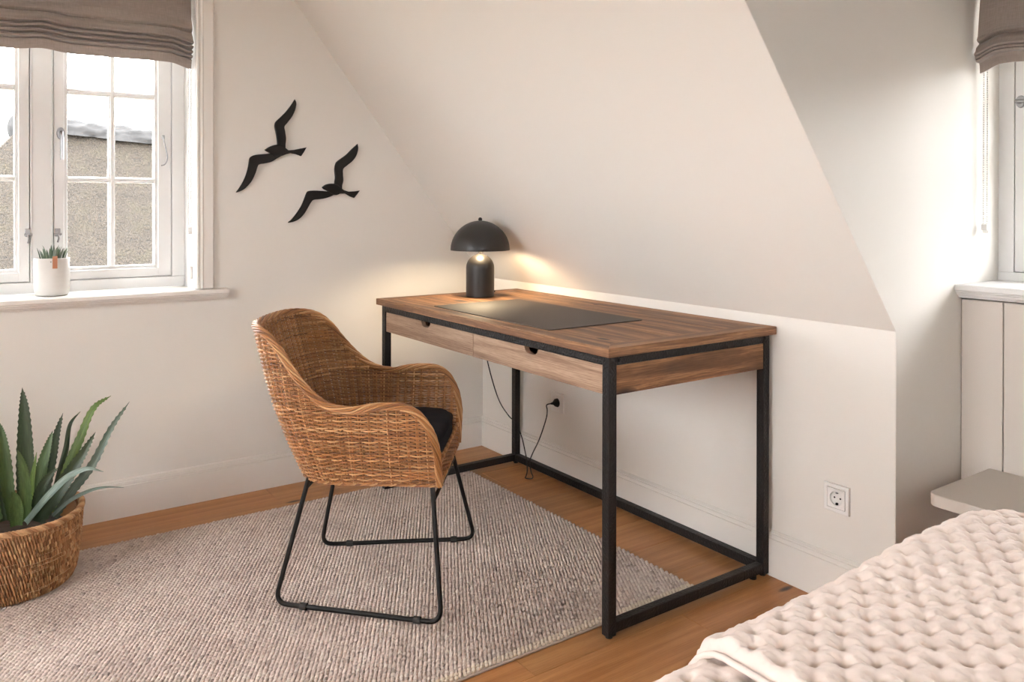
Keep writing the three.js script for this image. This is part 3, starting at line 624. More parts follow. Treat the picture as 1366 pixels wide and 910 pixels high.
// ------------------------------------------------------------------ wall sockets
function socket(x, y, label) {
  const t = thing('wall_socket', label, 'socket', [x, y, ZW], 'white sockets on the knee wall');
  const H = 0.0405, fr = new THREE.Shape([[-H, -H], [H, -H], [H, H], [-H, H]].map((p) => new THREE.Vector2(...p)));
  fr.holes.push(new THREE.Path([[-0.0285, -0.0285], [-0.0285, 0.0285], [0.0285, 0.0285], [0.0285, -0.0285]].map((p) => new THREE.Vector2(...p))));
  const g = new THREE.ExtrudeGeometry(fr, { depth: 0.006, bevelEnabled: true, bevelThickness: 0.003, bevelSize: 0.003, bevelOffset: -0.003, bevelSegments: 3 });
  mesh('cover_frame', g, M.plastic, t);
  const ins = new THREE.Shape([[-0.028, -0.028], [0.028, -0.028], [0.028, 0.028], [-0.028, 0.028]].map((p) => new THREE.Vector2(...p)));
  ins.holes.push(new THREE.Path().absarc(0, 0, 0.0195, 0, Math.PI * 2, true));
  const gi = new THREE.ExtrudeGeometry(ins, { depth: 0.008, bevelEnabled: true, bevelThickness: 0.0008, bevelSize: 0.0008, bevelOffset: -0.0008, bevelSegments: 1, curveSegments: 32 });
  mesh('insert', gi, M.plastic, t);
  const cup = lathe([[0.0195, 0.0085], [0.0192, 0.0012], [0, 0.0012]], 40); cup.rotateX(Math.PI / 2); mesh('recess', cup, M.plastic, t);
  for (const [dx, dy] of [[-0.0095, 0.0], [0.0095, 0.0]]) { const h = new THREE.CylinderGeometry(0.0026, 0.0026, 0.0006, 14); h.rotateX(Math.PI / 2); h.translate(dx, dy, 0.0015); mesh('pin_hole', h, M.hole, t); }
  for (const s of [1, -1]) mesh('earth_clip', box(-0.003, 0.003, s * 0.0165 - 0.003, s * 0.0165 + 0.003, 0.0012, 0.0075, 0.001), s < 0 ? M.hole : M.chrome, t);
  return t;
}
socket(0.572, 0.3205, 'white wall socket holding the lamp plug under the desk');
socket(1.881, 0.305, 'empty white wall socket beside the desk and bed');

// ------------------------------------------------------------------ wicker chair
const CH = { c: V(1.006, 0, 1.02), a: -0.900794 };
const CF = V(Math.cos(CH.a), 0, Math.sin(CH.a)), CN = V(-CF.z, 0, CF.x);
const toWorld = (f, y, n) => CH.c.clone().addScaledVector(CF, f).addScaledVector(CN, n).setY(y);
const YB = 0.372, FR = 0.215;
const spl = (pts) => { const xs = pts.map((p) => p[0]), ys = pts.map((p) => p[1]); return (x) => { if (x <= xs[0]) return ys[0]; for (let i = 0; i < xs.length - 1; i++) if (x <= xs[i + 1]) { const t = (x - xs[i]) / (xs[i + 1] - xs[i]), m = (k) => k <= 0 || k >= xs.length - 1 ? (ys[Math.min(xs.length - 1, Math.max(1, k))] - ys[Math.min(xs.length - 1, Math.max(1, k)) - 1]) / (xs[Math.max(1, Math.min(xs.length - 1, k))] - xs[Math.max(1, Math.min(xs.length - 1, k)) - 1]) : (ys[k + 1] - ys[k - 1]) / (xs[k + 1] - xs[k - 1]); const d = xs[i + 1] - xs[i], t2 = t * t, t3 = t2 * t; return (2 * t3 - 3 * t2 + 1) * ys[i] + (t3 - 2 * t2 + t) * d * m(i) + (-2 * t3 + 3 * t2) * ys[i + 1] + (t3 - t2) * d * m(i + 1); } return ys[ys.length - 1]; }; };
const hwF = spl([[0.36, 0.195], [0.42, 0.222], [0.5, 0.25], [0.6, 0.272], [0.7, 0.272], [0.82, 0.262]]);
const fbF = spl([[0.36, -0.2], [0.45, -0.235], [0.55, -0.272], [0.7, -0.32], [0.82, -0.352]]);
const ST = 0.34;                                        // share of the run taken by each straight side
// the shell: s from 0 (near front) round the back to 1 (far front)
function shell(s, y, off = 0) {
  const hw = hwF(y) + off, fb = fbF(y) - off, f0 = -0.02, p = 3.2;
  if (s < ST) return [lerp(FR, f0, s / ST), hw];
  if (s > 1 - ST) return [lerp(f0, FR, (s - 1 + ST) / ST), -hw];
  const w = (s - ST) / (1 - 2 * ST) * Math.PI, cs = Math.cos(w), sn = Math.sin(w);
  const r = Math.pow(Math.pow(Math.abs(cs), p) + Math.pow(Math.abs(sn), p), -1 / p);
  return [f0 + (fb - f0) * sn * r, hw * cs * r];
}
const sp3 = (s, y, off = 0) => { const [f, n] = shell(s, y, off); return toWorld(f, y, n); };
// rim height over s (symmetric)
const rimHalf = spl([[0, 0.47], [0.012, 0.515], [0.035, 0.553], [0.07, 0.586], [0.12, 0.605], [0.19, 0.608], [0.26, 0.604], [0.32, 0.595], [0.34, 0.595], [0.36, 0.604], [0.373, 0.624], [0.386, 0.664], [0.396, 0.71], [0.4026, 0.748], [0.412, 0.782], [0.425, 0.799], [0.45, 0.806], [0.5, 0.808]]);
const rimY = (s) => rimHalf(s < 0.5 ? s : 1 - s);
{
  const t = thing('wicker_armchair', 'honey brown wicker armchair on black wire legs', 'chair', CH.c.toArray());
  const rel = (v) => v.sub(CH.c);
  // even spacing along the run at mid height
  const N = 600, acc = [0]; let pr = sp3(0, 0.55);
  for (let i = 1; i <= N; i++) { const q = sp3(i / N, 0.55); acc.push(acc[i - 1] + q.distanceTo(pr)); pr = q; }
  const total = acc[N], sAt = (d) => { let lo = 0, hi = N; while (hi - lo > 1) { const m = (lo + hi) >> 1; if (acc[m] < d) lo = m; else hi = m; } return (lo + (d - acc[lo]) / (acc[hi] - acc[lo] || 1)) / N; };
  const K = Math.round(total / 0.0265), stakeS = []; for (let k = 0; k <= K; k++) stakeS.push(sAt(total * k / K));
  const tint = (v = 0.2) => { const f = rr(1 - v, 1 + v), r = rnd(); let c = [0.37, 0.165, 0.06]; if (r > 0.83) c = [0.55, 0.31, 0.145]; else if (r < 0.25) c = [0.25, 0.1, 0.036]; return c.map((x) => x * f); };
  const normalAt = (s, y) => { const a = sp3(Math.max(0, s - 0.002), y), b = sp3(Math.min(1, s + 0.002), y), u = b.sub(a).normalize(); return V(-u.z, 0, u.x).multiplyScalar(1); };
  const weave = new Strands(), stakes = new Strands();
  // uprights, in pairs
  for (let k = 0; k <= K; k++) {
    const s = clamp(stakeS[k], 0.001, 0.999), y1 = rimY(s);
    for (const [ds, dp] of [[-0.0022, 0.003], [0.0022, 0.003], [-0.0022, -0.006], [0.0022, -0.006]]) {
      const pts = []; for (let i = 0; i <= 14; i++) { const y = lerp(YB, y1, i / 14); pts.push(rel(sp3(clamp(s + ds), y, dp))); }
      stakes.add(pts, 0.0025, tint(), 5);
    }
  }
  // weavers, over and under: an outer and an inner layer
  for (const [depth, odd] of [[0.003, 0], [-0.006, 1]]) {
    let row = odd;
    for (let y = YB + 0.003 + odd * 0.0028; y < 0.815; y += 0.0056, row++) {
      let run = [];
      const flush = () => { if (run.length > 3) weave.add(run, rr(0.0022, 0.0027), tint(0.28), 5); run = []; };
      const cut = Math.floor(rr(10, 30));
      for (let q = 0; q <= K * 4; q++) {
        const k = q / 4, i = Math.min(K - 1, Math.floor(k)), s = lerp(stakeS[i], stakeS[i + 1], k - i), yy = y + 0.0007 * noise(k * 0.7, row * 3.1, 2);
        if (yy > rimY(s) - 0.002) { flush(); continue; }
        const off = depth + 0.0038 * Math.cos(Math.PI * k + (row % 2) * Math.PI) + 0.0006 * noise(k * 1.3, row, 5);
        run.push(rel(sp3(s, yy, off)));
        if (q % 40 === cut && run.length > 4) { const last = run[run.length - 1].clone(); flush(); run.push(last); }
      }
      flush();
    }
  }
  // bottom: seat pan and front apron
  for (let i = 0; i <= 44; i++) { // strands across the pan
    const f = lerp(FR, -0.19, i / 44), pts = [], hw = hwF(YB) * (f < -0.1 ? Math.sqrt(Math.max(0, 1 - ((f + 0.1) / -0.1) ** 2)) * 0.9 + 0.1 : 1);
    for (let j = 0; j <= 40; j++) { const n = lerp(hw, -hw, j / 40); pts.push(rel(toWorld(f, YB + 0.003 + 0.0025 * Math.cos(Math.PI * (j / 2 + i)), n))); }
    weave.add(pts, 0.0035, tint(), 5);
  }
  const apTop = 0.432, hwA = (y) => hwF(y) - 0.006;
  for (let r = 0; r < 10; r++) { const y = YB + 0.004 + r * 0.0062, pts = [], fo = FR - 0.004; for (let j = 0; j <= 80; j++) { const n = lerp(hwA(y), -hwA(y), j / 80), sagf = 0.004 * (1 - (n / 0.25) ** 2); pts.push(rel(toWorld(fo + sagf + 0.0032 * Math.cos(Math.PI * (j / 4 + r)), y, n))); } weave.add(pts, 0.0026, tint(0.3), 5); }
  for (let j = 0; j <= 20; j++) { const pts = []; for (let i = 0; i <= 4; i++) { const y = lerp(YB, apTop, i / 4), n = lerp(hwA(y), -hwA(y), j / 20); pts.push(rel(toWorld(FR - 0.002, y, n))); } stakes.add(pts, 0.0028, tint(), 5); }
  mesh('wicker_weave', weave.geometry(), M.wicker, t).userData.kind = 'stuff';
  mesh('wicker_stakes', stakes.geometry(), M.wicker, t).userData.kind = 'stuff';
  // rolled rim of twisted canes, down both front edges, along the apron and the bottom edge
  const rim = new Strands(), path = [];
  for (let y = YB; y < rimY(0) - 0.006; y += 0.006) path.push(sp3(0, y));
  for (let i = 0; i <= 260; i++) { const s = sAt(total * i / 260); path.push(sp3(s, rimY(s))); }
  for (let y = rimY(1) - 0.006; y >= YB; y -= 0.006) path.push(sp3(1, y));
  const rc = new THREE.CatmullRomCurve3(path, false, 'centripetal'), RN = 460, rp = rc.getSpacedPoints(RN);
  const twist = (pts, nS, rad, r, turns, S) => {
    const n = pts.length; let up = V(0, 1, 0); const fr = [];
    for (let i = 0; i < n; i++) { const tg = pts[Math.min(n - 1, i + 1)].clone().sub(pts[Math.max(0, i - 1)]).normalize(), a = V().crossVectors(tg, up).normalize(), b = V().crossVectors(a, tg).normalize(); up = b.clone(); fr.push([a, b]); }
    for (let k = 0; k < nS; k++) {
      const line = pts.map((p, i) => { const w = i / n * turns * Math.PI * 2 + k / nS * Math.PI * 2; return rel(p.clone().addScaledVector(fr[i][0], Math.cos(w) * rad).addScaledVector(fr[i][1], Math.sin(w) * rad)); });
      S.add(line, r, tint(0.16), 6);
    }
  };
  twist(rp, 8, 0.0088, 0.0029, 9, rim);
  const core = rp.map((p) => rel(p.clone())); rim.add(core, 0.0072, [0.36, 0.165, 0.064], 8);
  mesh('rim', rim.geometry(), M.wicker, t, 'twisted cane rim');
  const edge = new Strands(), bp = []; for (let i = 0; i <= 160; i++) bp.push(sp3(sAt(total * i / 160), YB)); for (let j = 1; j < 40; j++) bp.push(toWorld(FR, YB, lerp(-hwF(YB), hwF(YB), j / 40)));
  twist(bp, 4, 0.0042, 0.003, 30, edge);
  mesh('bottom_edge', edge.geometry(), M.wicker, t);
  const ae = new Strands(), apP = []; for (let j = 0; j <= 50; j++) apP.push(toWorld(FR - 0.002, apTop, lerp(hwA(apTop), -hwA(apTop), j / 50)));
  twist(apP, 4, 0.004, 0.003, 10, ae); mesh('apron_edge', ae.geometry(), M.wicker, t);
  // wire legs: one bent rod a side, a cross brace front and back
  const gy = 0.0225, rod = 0.0068;
  const feet = { nb: [-0.258, 0.19], nf: [0.231, 0.27], fb: [-0.243, -0.208], ff: [0.262, -0.288] };
  const tops = { nb: [-0.165, 0.165], nf: [0.19, 0.178], fb: [-0.165, -0.165], ff: [0.19, -0.178] };
  for (const k of ['n', 'f']) {
    const A = feet[k + 'b'], B = feet[k + 'f'], a = tops[k + 'b'], b = tops[k + 'f'];
    const P = (p, y) => toWorld(p[0], y, p[1]), pts = [];
    const L = (p, q, u) => p.clone().lerp(q, u);
    const A0 = P(A, gy), B0 = P(B, gy), At = P(a, YB + 0.012), Bt = P(b, YB + 0.012), rad = 0.04;
    const corner = (c, u, v) => { const d1 = u.clone().sub(c).setLength(rad).add(c), d2 = v.clone().sub(c).setLength(rad).add(c), o = []; for (let i = 0; i <= 8; i++) { const w = i / 8; o.push(d1.clone().multiplyScalar((1 - w) ** 2).addScaledVector(c, 2 * w * (1 - w)).addScaledVector(d2, w * w)); } return o; };
    pts.push(At, L(At, A0, 0.5), ...corner(A0, At, B0), L(A0, B0, 0.5), ...corner(B0, A0, Bt), L(B0, Bt, 0.5), Bt);
    const S = new THREE.CatmullRomCurve3(pts.map(rel), false, 'centripetal');
    mesh('leg_loop', new THREE.TubeGeometry(S, 150, rod, 10, false), M.blackMetal, t);
    for (const u of [0.16, 0.84]) {
      const p = L(P(A, gy), P(B, gy), u), q = L(P(A, gy), P(B, gy), u + 0.04);
      mesh('glide', bar(rel(p), rel(q), 0.0098, 14), M.rubber, t);
    }
  }
  const brace = (p, q, y) => { const a = feet['n' + p], b = tops['n' + p], c = feet['f' + p], d = tops['f' + p], u = (y - gy) / (YB + 0.012 - gy); mesh('cross_brace', bar(rel(toWorld(lerp(a[0], b[0], u), y, lerp(a[1], b[1], u))), rel(toWorld(lerp(c[0], d[0], u), y, lerp(c[1], d[1], u))), rod * 0.85, 10), M.blackMetal, t); };
  brace('f', 0, 0.325); brace('b', 0, 0.345);
  mesh('seat_bearer', merge([bar(rel(toWorld(-0.165, YB + 0.008, 0.165)), rel(toWorld(0.19, YB + 0.008, 0.178)), rod * 0.8), bar(rel(toWorld(-0.165, YB + 0.008, -0.165)), rel(toWorld(0.19, YB + 0.008, -0.178)), rod * 0.8)]), M.blackMetal, t);
}
// seat cushion
{
  const t = thing('seat_cushion', 'black fabric cushion on the wicker chair seat', 'cushion', CH.c.toArray());
  const out = (a, y) => { // outline angle -> (f, n)
    const ca = Math.cos(a), sa = Math.sin(a), p = 5, r = Math.pow(Math.pow(Math.abs(ca), p) + Math.pow(Math.abs(sa), p), -1 / p);
    const f = ca * r, n = sa * r, back = clamp((0.3 - f) / 1.3);
    return [0.002 + f * 0.208, n * lerp(0.231, 0.19, back)];
  };
  const prof = [[0, 0.402], [0.7, 0.401], [0.93, 0.403], [0.985, 0.408], [1, 0.418], [1.0, 0.464], [0.985, 0.478], [0.94, 0.486], [0.8, 0.489], [0.5, 0.491], [0, 0.492]];
  const g = surface(96, prof.length - 1, (a, b) => { const [k, y] = prof[Math.round(b * (prof.length - 1))], [f, n] = out(a * Math.PI * 2); return toWorld(f * k, y + 0.0015 * noise(f * 30, n * 30, 2) * (y > 0.484 ? 1 : 0), n * k * Math.min(1, (hwF(y) - 0.017) / 0.231)).sub(CH.c); }, (a, b, p) => [p.x * 8, p.z * 8]);
  mesh('cushion_cover', g, M.cushion, t);
  const pip = []; for (let i = 0; i <= 96; i++) { const [f, n] = out(i / 96 * Math.PI * 2); pip.push(toWorld(f * 0.995, 0.475, n * 0.995 * Math.min(1, (hwF(0.475) - 0.017) / 0.231)).sub(CH.c)); }
  const S = new Strands(); S.add(pip, 0.0026, [1, 1, 1], 6); mesh('piping', S.geometry(), M.cushion, t);
}

// ------------------------------------------------------------------ seagrass basket and agave
const BK = V(0.40, 0.0125, 1.956);
const basketR = spl([[0, 0.168], [0.03, 0.181], [0.1, 0.192], [0.17, 0.197], [0.215, 0.2]]);
{
  const t = thing('seagrass_basket', 'round woven seagrass basket on the rug', 'basket', BK.toArray());
  const S = new Strands(), tint = () => { const f = rr(0.7, 1.25), r = rnd(); return (r > 0.82 ? [0.52, 0.31, 0.155] : r < 0.25 ? [0.26, 0.11, 0.045] : [0.38, 0.185, 0.08]).map((x) => x * f); };
  mesh('basket_wall', lathe([[0.0001, 0.004], [0.165, 0.004], ...[0.01, 0.03, 0.07, 0.12, 0.17, 0.205].map((y) => [basketR(y) - 0.016, y]), [0.181, 0.2], [0.17, 0.03], [0.0001, 0.03]], 64), std([0.42, 0.21, 0.095], 0.9), t);
  const rows = 15, n = 156;
  for (const layer of [0, -0.0075]) for (let r = 0; r < rows; r++) for (let k = 0; k < n; k++) {
    const w = (k + (r % 2) * 0.5 + (layer ? 0.3 : 0)) / n * Math.PI * 2, y0 = 0.002 + r * 0.0137, lean = rr(0.3, 0.7), len = rr(0.019, 0.025);
    const pts = []; for (let i = 0; i <= 5; i++) { const u = i / 5, y = y0 + u * len, a = w + (u - 0.5) * lean / n * Math.PI * 2, R = basketR(y) + layer - 0.003 + 0.0055 * Math.sin(u * Math.PI) + rr(-0.0004, 0.0004); pts.push(V(Math.cos(a) * R, y, Math.sin(a) * R)); }
    S.add(pts, 0.0028, tint(), 5, (u) => 0.55 + 0.5 * Math.sin(u * Math.PI));
  }
  for (let i = 0; i < 70; i++) { // stray horizontal stalks
    const a0 = rr(0, 6.28), y = rr(0.01, 0.2), pts = []; for (let k = 0; k <= 10; k++) { const a = a0 + k * 0.035; pts.push(V(Math.cos(a) * (basketR(y) + 0.0035), y + 0.001 * Math.sin(k), Math.sin(a) * (basketR(y) + 0.0035))); }
    S.add(pts, 0.0009, [0.5, 0.32, 0.18], 4);
  }
  mesh('basket_weave', S.geometry(), M.sea, t).userData.kind = 'stuff';
  const R = new Strands();
  for (let k = 0; k < 5; k++) { const pts = []; for (let i = 0; i <= 240; i++) { const a = i / 240 * Math.PI * 2, w = a * 26 + k / 5 * Math.PI * 2; pts.push(V(Math.cos(a) * (0.198 + 0.006 * Math.cos(w)), 0.212 + 0.006 * Math.sin(w) + 0.003 * Math.sin(a * 3 + 1), Math.sin(a) * (0.198 + 0.006 * Math.cos(w)))); } R.add(pts, 0.0042, tint(), 5); }
  mesh('basket_rim', R.geometry(), M.sea, t);
}
{
  const t = thing('agave_plant', 'potted agave with toothed green leaves in the basket', 'plant', BK.toArray());
  mesh('plant_pot', lathe([[0.0001, 0.032], [0.13, 0.032], [0.15, 0.15], [0.156, 0.15], [0.156, 0.156], [0.146, 0.156], [0.14, 0.14], [0.0001, 0.14]], 40), std([0.03, 0.026, 0.022], 0.7), t);
  const soil = surface(20, 20, (a, b) => { const r = a * 0.14, w = b * Math.PI * 2; return V(Math.cos(w) * r, 0.146 + 0.008 * noise(Math.cos(w) * r * 40, Math.sin(w) * r * 40, 1), Math.sin(w) * r); });
  mesh('soil', soil, M.soil, t);
  const view = V(EYE.x - BK.x, 0, EYE.z - BK.z).normalize();
  const at = (zx, zy, d) => onPlane(zx / 4.55, zy / 4.55 + 510, view, BK.clone().addScaledVector(view, d));
  const leafMat = (c, rough = 0.45) => { const m = std(c, rough, { map: leafMap, side: THREE.DoubleSide }); return m; };
  const G = { dark: leafMat([0.06, 0.095, 0.045]), mid: leafMat([0.105, 0.175, 0.06]), light: leafMat([0.19, 0.29, 0.065]), grey: leafMat([0.17, 0.225, 0.175]), pale: leafMat([0.33, 0.42, 0.38]) };
  // [points in the close-up (base to tip), depth offsets base/tip, width in close-up pixels, colour, roll]
  const leaves = [
    [[[150, 800], [152, 600], [152, 350], [146, 150], [135, 33]], -0.03, -0.05, 112, G.dark, 0.1],
    [[[165, 820], [165, 600], [160, 380], [150, 230], [143, 122]], 0.02, 0.0, 92, G.dark, 0.1],
    [[[75, 830], [45, 650], [25, 450], [10, 320], [0, 248]], 0.03, 0.0, 80, G.mid, -0.3],
    [[[165, 840], [158, 720], [150, 580], [130, 480], [107, 411]], 0.07, 0.1, 74, G.mid, 0.2],
    [[[100, 870], [98, 800], [95, 740], [86, 690], [72, 662]], 0.1, 0.125, 88, G.mid, 0.0],
    [[[205, 830], [225, 680], [255, 520], [290, 390], [320, 294]], 0.03, 0.01, 84, G.mid, 0.3],
    [[[235, 830], [275, 640], [315, 450], [345, 310], [382, 187]], -0.03, -0.06, 78, G.dark, 0.2],
    [[[205, 830], [225, 720], [262, 620], [305, 560], [353, 519]], 0.06, 0.07, 62, G.dark, 0.2],
    [[[190, 800], [192, 690], [200, 580], [212, 500], [222, 425]], 0.05, 0.045, 36, G.light, 0.6],
    [[[310, 760], [365, 560], [405, 400], [430, 250], [488, 177]], -0.04, -0.09, 42, G.dark, 0.7],
    [[[330, 790], [400, 560], [485, 350], [575, 150], [674, 82]], -0.02, -0.08, 62, G.light, 0.5],
    [[[235, 850], [330, 700], [430, 545], [510, 420], [580, 302]], 0.05, 0.06, 96, G.dark, 0.25],
    [[[330, 820], [430, 670], [560, 500], [680, 270], [786, 118]], 0.0, -0.03, 62, G.grey, 0.3],
    [[[160, 855], [290, 700], [420, 575], [530, 527], [627, 543]], 0.08, 0.15, 48, G.pale, 0.9],
    [[[320, 810], [420, 725], [520, 670], [620, 640], [752, 638]], 0.04, 0.05, 26, G.pale, 0.9],
    [[[30, 840], [10, 720], [-5, 600], [-20, 520], [-45, 450]], -0.03, -0.05, 84, G.dark, -0.2],
    [[[-20, 840], [-60, 640], [-110, 420], [-150, 250], [-185, 150]], 0.0, -0.02, 84, G.mid, -0.3],
    [[[-60, 850], [-140, 700], [-220, 560], [-300, 480], [-380, 450]], 0.05, 0.1, 80, G.grey, -0.6],
    [[[-30, 850], [-60, 740], [-110, 640], [-150, 560], [-190, 500]], 0.09, 0.13, 76, G.mid, -0.3],
  ];
  const mpp = 2.36 / F / 4.55;
  for (const [pp, d0, d1, wpx, mat, roll] of leaves) {
    const pts = pp.map(([x, y], i) => at(x, y, lerp(d0, d1, i / (pp.length - 1))).sub(BK));
    const c = new THREE.CatmullRomCurve3(pts, false, 'centripetal'), W = wpx * mpp * 0.8, n = 84, m = 8;
    const P = c.getPoints(n);
    const frames = P.map((p, i) => { const tg = P[Math.min(n, i + 1)].clone().sub(P[Math.max(0, i - 1)]).normalize(), side = V().crossVectors(tg, view).normalize(), nn = V().crossVectors(side, tg).normalize(); return [side.clone().multiplyScalar(Math.cos(roll)).addScaledVector(nn, Math.sin(roll)), nn.clone().multiplyScalar(Math.cos(roll)).addScaledVector(side, -Math.sin(roll))]; });
    const wide = 1 / Math.max(0.75, Math.cos(roll));
    const halfW = (u) => W * 0.5 * wide * (u < 0.35 ? lerp(0.78, 1, smooth(0, 0.35, u)) : Math.pow(Math.max(0, 1 - Math.pow((u - 0.35) / 0.65, 1.45)), 0.95)) + 0.0004;
    const face = (th) => (a, b) => {
      const i = Math.round(b * n), u = i / n, x = a * 2 - 1, tooth = Math.abs(x) > 0.99 && u < 0.93 && wpx > 50 ? 0.0026 * [0, 0.55, 1, 0.3][i % 4] : 0;
      const h = halfW(u), cup = h * 0.42 * (x * x) * (1 - 0.3 * u);
      return P[i].clone().addScaledVector(frames[i][0], x * h + Math.sign(x) * tooth).addScaledVector(frames[i][1], cup - th * (1 - x * x * 0.85) * (1 - 0.75 * u));
    };
    const uvf = (a, b) => [a + roll, b * 0.9 + wpx];
    const g1 = surface(m, n, face(0), uvf), g2 = surface(m, n, face(0.006), uvf); const ix = g2.index.array; for (let i = 0; i < ix.length; i += 3) { const q = ix[i]; ix[i] = ix[i + 1]; ix[i + 1] = q; } g2.computeVertexNormals();
    mesh('leaf', merge([g1, g2]), mat, t);
  }
}

// ------------------------------------------------------------------ succulent on the sill
{
  const c = V(-0.095, 0.8275, 1.794), t = thing('succulent_pot', 'small succulent in a white ceramic pot on the window sill', 'potted plant', c.toArray());
  const prof = [[0.0001, 0.006], [0.042, 0.006], [0.05, 0.0], [0.053, 0.004], [0.0555, 0.012]];
  for (let i = 0; i <= 20; i++) prof.push([0.0575 + 0.0005 * Math.sin(i * 2.1), 0.02 + i * 0.0056]);
  prof.push([0.0578, 0.134], [0.0565, 0.136], [0.054, 0.134], [0.0525, 0.12], [0.0001, 0.12]);
  mesh('pot', lathe(prof, 56), M.ceramic, t);
  const view = V(EYE.x - c.x, 0, EYE.z - c.z).normalize(), right = V(-view.z, 0, view.x).multiplyScalar(-1);
  const rt = V().crossVectors(V(0, 1, 0), view);
  const p0 = rt.clone().multiplyScalar(0.0095).addScaledVector(view, 0.0575);
  const tg = new THREE.Group(); tg.name = 'leather_tag'; t.add(tg);
  const strap = surface(6, 14, (a, b) => { const w = (a - 0.5) * 0.0155, y = 0.1 + b * 0.044, fold = b > 0.9 ? -(b - 0.9) * 0.08 : 0; return rt.clone().multiplyScalar(0.0095 + w).addScaledVector(view, 0.0595 + 0.0015 * Math.sin(b * 4) + fold - 0.6 * w * w / 0.1).setY(y); });
  mesh('strap', strap, Object.assign(M.tan, { side: THREE.DoubleSide }), tg, 'tan leather loop');
  mesh('stud', bar(rt.clone().multiplyScalar(-0.003).addScaledVector(view, 0.0585).setY(0.124), rt.clone().multiplyScalar(-0.003).addScaledVector(view, 0.0625).setY(0.124), 0.0018, 8), M.hole, tg);
  const lm = [[0.05, 0.09, 0.045], [0.075, 0.12, 0.06], [0.17, 0.2, 0.15]].map((q) => std(q, 0.5));
  mesh('soil', lathe([[0.0001, 0.124], [0.052, 0.122]], 24), M.soil, t);
  for (let k = 0; k < 44; k++) {
    const a = rr(0, Math.PI * 2), r = Math.sqrt(rnd()) * 0.04, len = rr(0.04, 0.066), out = 0.18 + r * 6, w = rr(0.0045, 0.0068);
    const g = new THREE.ConeGeometry(1, 1, 7, 6); const pa = g.attributes.position;
    for (let i = 0; i < pa.count; i++) { const y = pa.getY(i) + 0.5, s = Math.pow(Math.max(0, 1 - Math.pow(y, 1.8)), 0.9) * (0.65 + 0.6 * y), ox = pa.getX(i), oz = pa.getZ(i), rad = Math.hypot(ox, oz) || 1; pa.setXYZ(i, ox / rad * s * w * (y >= 1 ? 0 : 1), y * len, oz / rad * s * w * 0.5 + 0.12 * len * y * y); }
    g.computeVertexNormals();
    const m = mesh('leaf', g, lm[Math.floor(rnd() * 3)], t);
    m.position.set(Math.cos(a) * r, 0.12, Math.sin(a) * r); m.rotation.set(0, 0, 0);
    m.quaternion.setFromEuler(new THREE.Euler(rr(0.1, 0.3) * (0.4 + out), Math.PI / 2 - a, 0, 'YXZ'));
  }
}

// ------------------------------------------------------------------ birds on the gable wall
const birds = [
  ['black wooden seagull wall ornament, the higher of the two beside the window', {
    wing_a: [[447, 60], [457, 85], [450, 125], [430, 170], [400, 210], [381, 235], [385, 265], [391, 310], [388, 345], [383, 385], [340, 385], [335, 330], [328, 280], [319, 235], [325, 205], [355, 175], [390, 140], [425, 95]],
    body: [[255, 383], [285, 363], [325, 350], [360, 355], [400, 383], [410, 400], [380, 415], [345, 425], [315, 420], [290, 403], [268, 393]],
    tail: [[385, 383], [410, 385], [440, 383], [480, 375], [522, 367], [505, 398], [488, 423], [455, 410], [420, 404], [385, 412]],
    wing_b: [[310, 404], [240, 410], [195, 415], [170, 425], [158, 440], [150, 490], [135, 545], [115, 590], [90, 630], [73, 655], [105, 645], [135, 625], [170, 585], [195, 535], [210, 490], [222, 475], [260, 468], [300, 458], [330, 440], [365, 418], [345, 404]] }],
  ['black wooden seagull wall ornament, the lower of the two nearer the sloping ceiling', {
    wing_a: [[848, 345], [852, 375], [840, 420], [815, 455], [785, 480], [757, 505], [755, 540], [757, 580], [750, 610], [745, 640], [705, 635], [702, 590], [706, 560], [702, 510], [706, 480], [715, 460], [740, 440], [775, 415], [815, 375]],
    body: [[622, 622], [645, 605], [680, 598], [715, 605], [745, 630], [765, 650], [740, 660], [710, 672], [680, 665], [655, 645], [635, 635]],
    tail: [[738, 632], [790, 650], [830, 648], [862, 643], [845, 668], [827, 690], [800, 680], [770, 662], [740, 662]],
    wing_b: [[672, 650], [620, 645], [575, 643], [540, 645], [525, 655], [513, 685], [495, 730], [475, 765], [450, 800], [425, 830], [405, 848], [440, 842], [475, 825], [505, 795], [530, 755], [550, 720], [568, 703], [610, 698], [650, 690], [690, 675], [715, 662], [690, 650]] }],
];
for (const [label, parts] of birds) {
  const t = thing('seagull_ornament', label, 'ornament', [XW, 0, 0], 'seagulls on the gable wall');
  for (const [key, poly] of Object.entries(parts)) {
    const pts = poly.map(([x, y]) => { const p = onX(x / 4.79 + 300, y / 4.79 + 120, XW + 0.012); return new THREE.Vector2(-p.z, p.y); });
    const sh = new THREE.Shape(); sh.moveTo(pts[0].x, pts[0].y); if (key === 'tail') pts.slice(1).forEach((p) => sh.lineTo(p.x, p.y)); else sh.splineThru([...pts.slice(1), pts[0]]);
    const deep = key === 'body' ? 0.012 : 0.006;
    const g = new THREE.ExtrudeGeometry(sh, { depth: deep, bevelEnabled: true, bevelThickness: 0.004, bevelSize: 0.0035, bevelOffset: -0.0035, bevelSegments: 3, curveSegments: 4 });
    g.rotateY(Math.PI / 2); g.translate(key === 'body' ? 0.0045 : 0.0055, 0, 0);
    mesh(key.startsWith('wing') ? 'wing' : key, g, M.bird, t);
  }
}

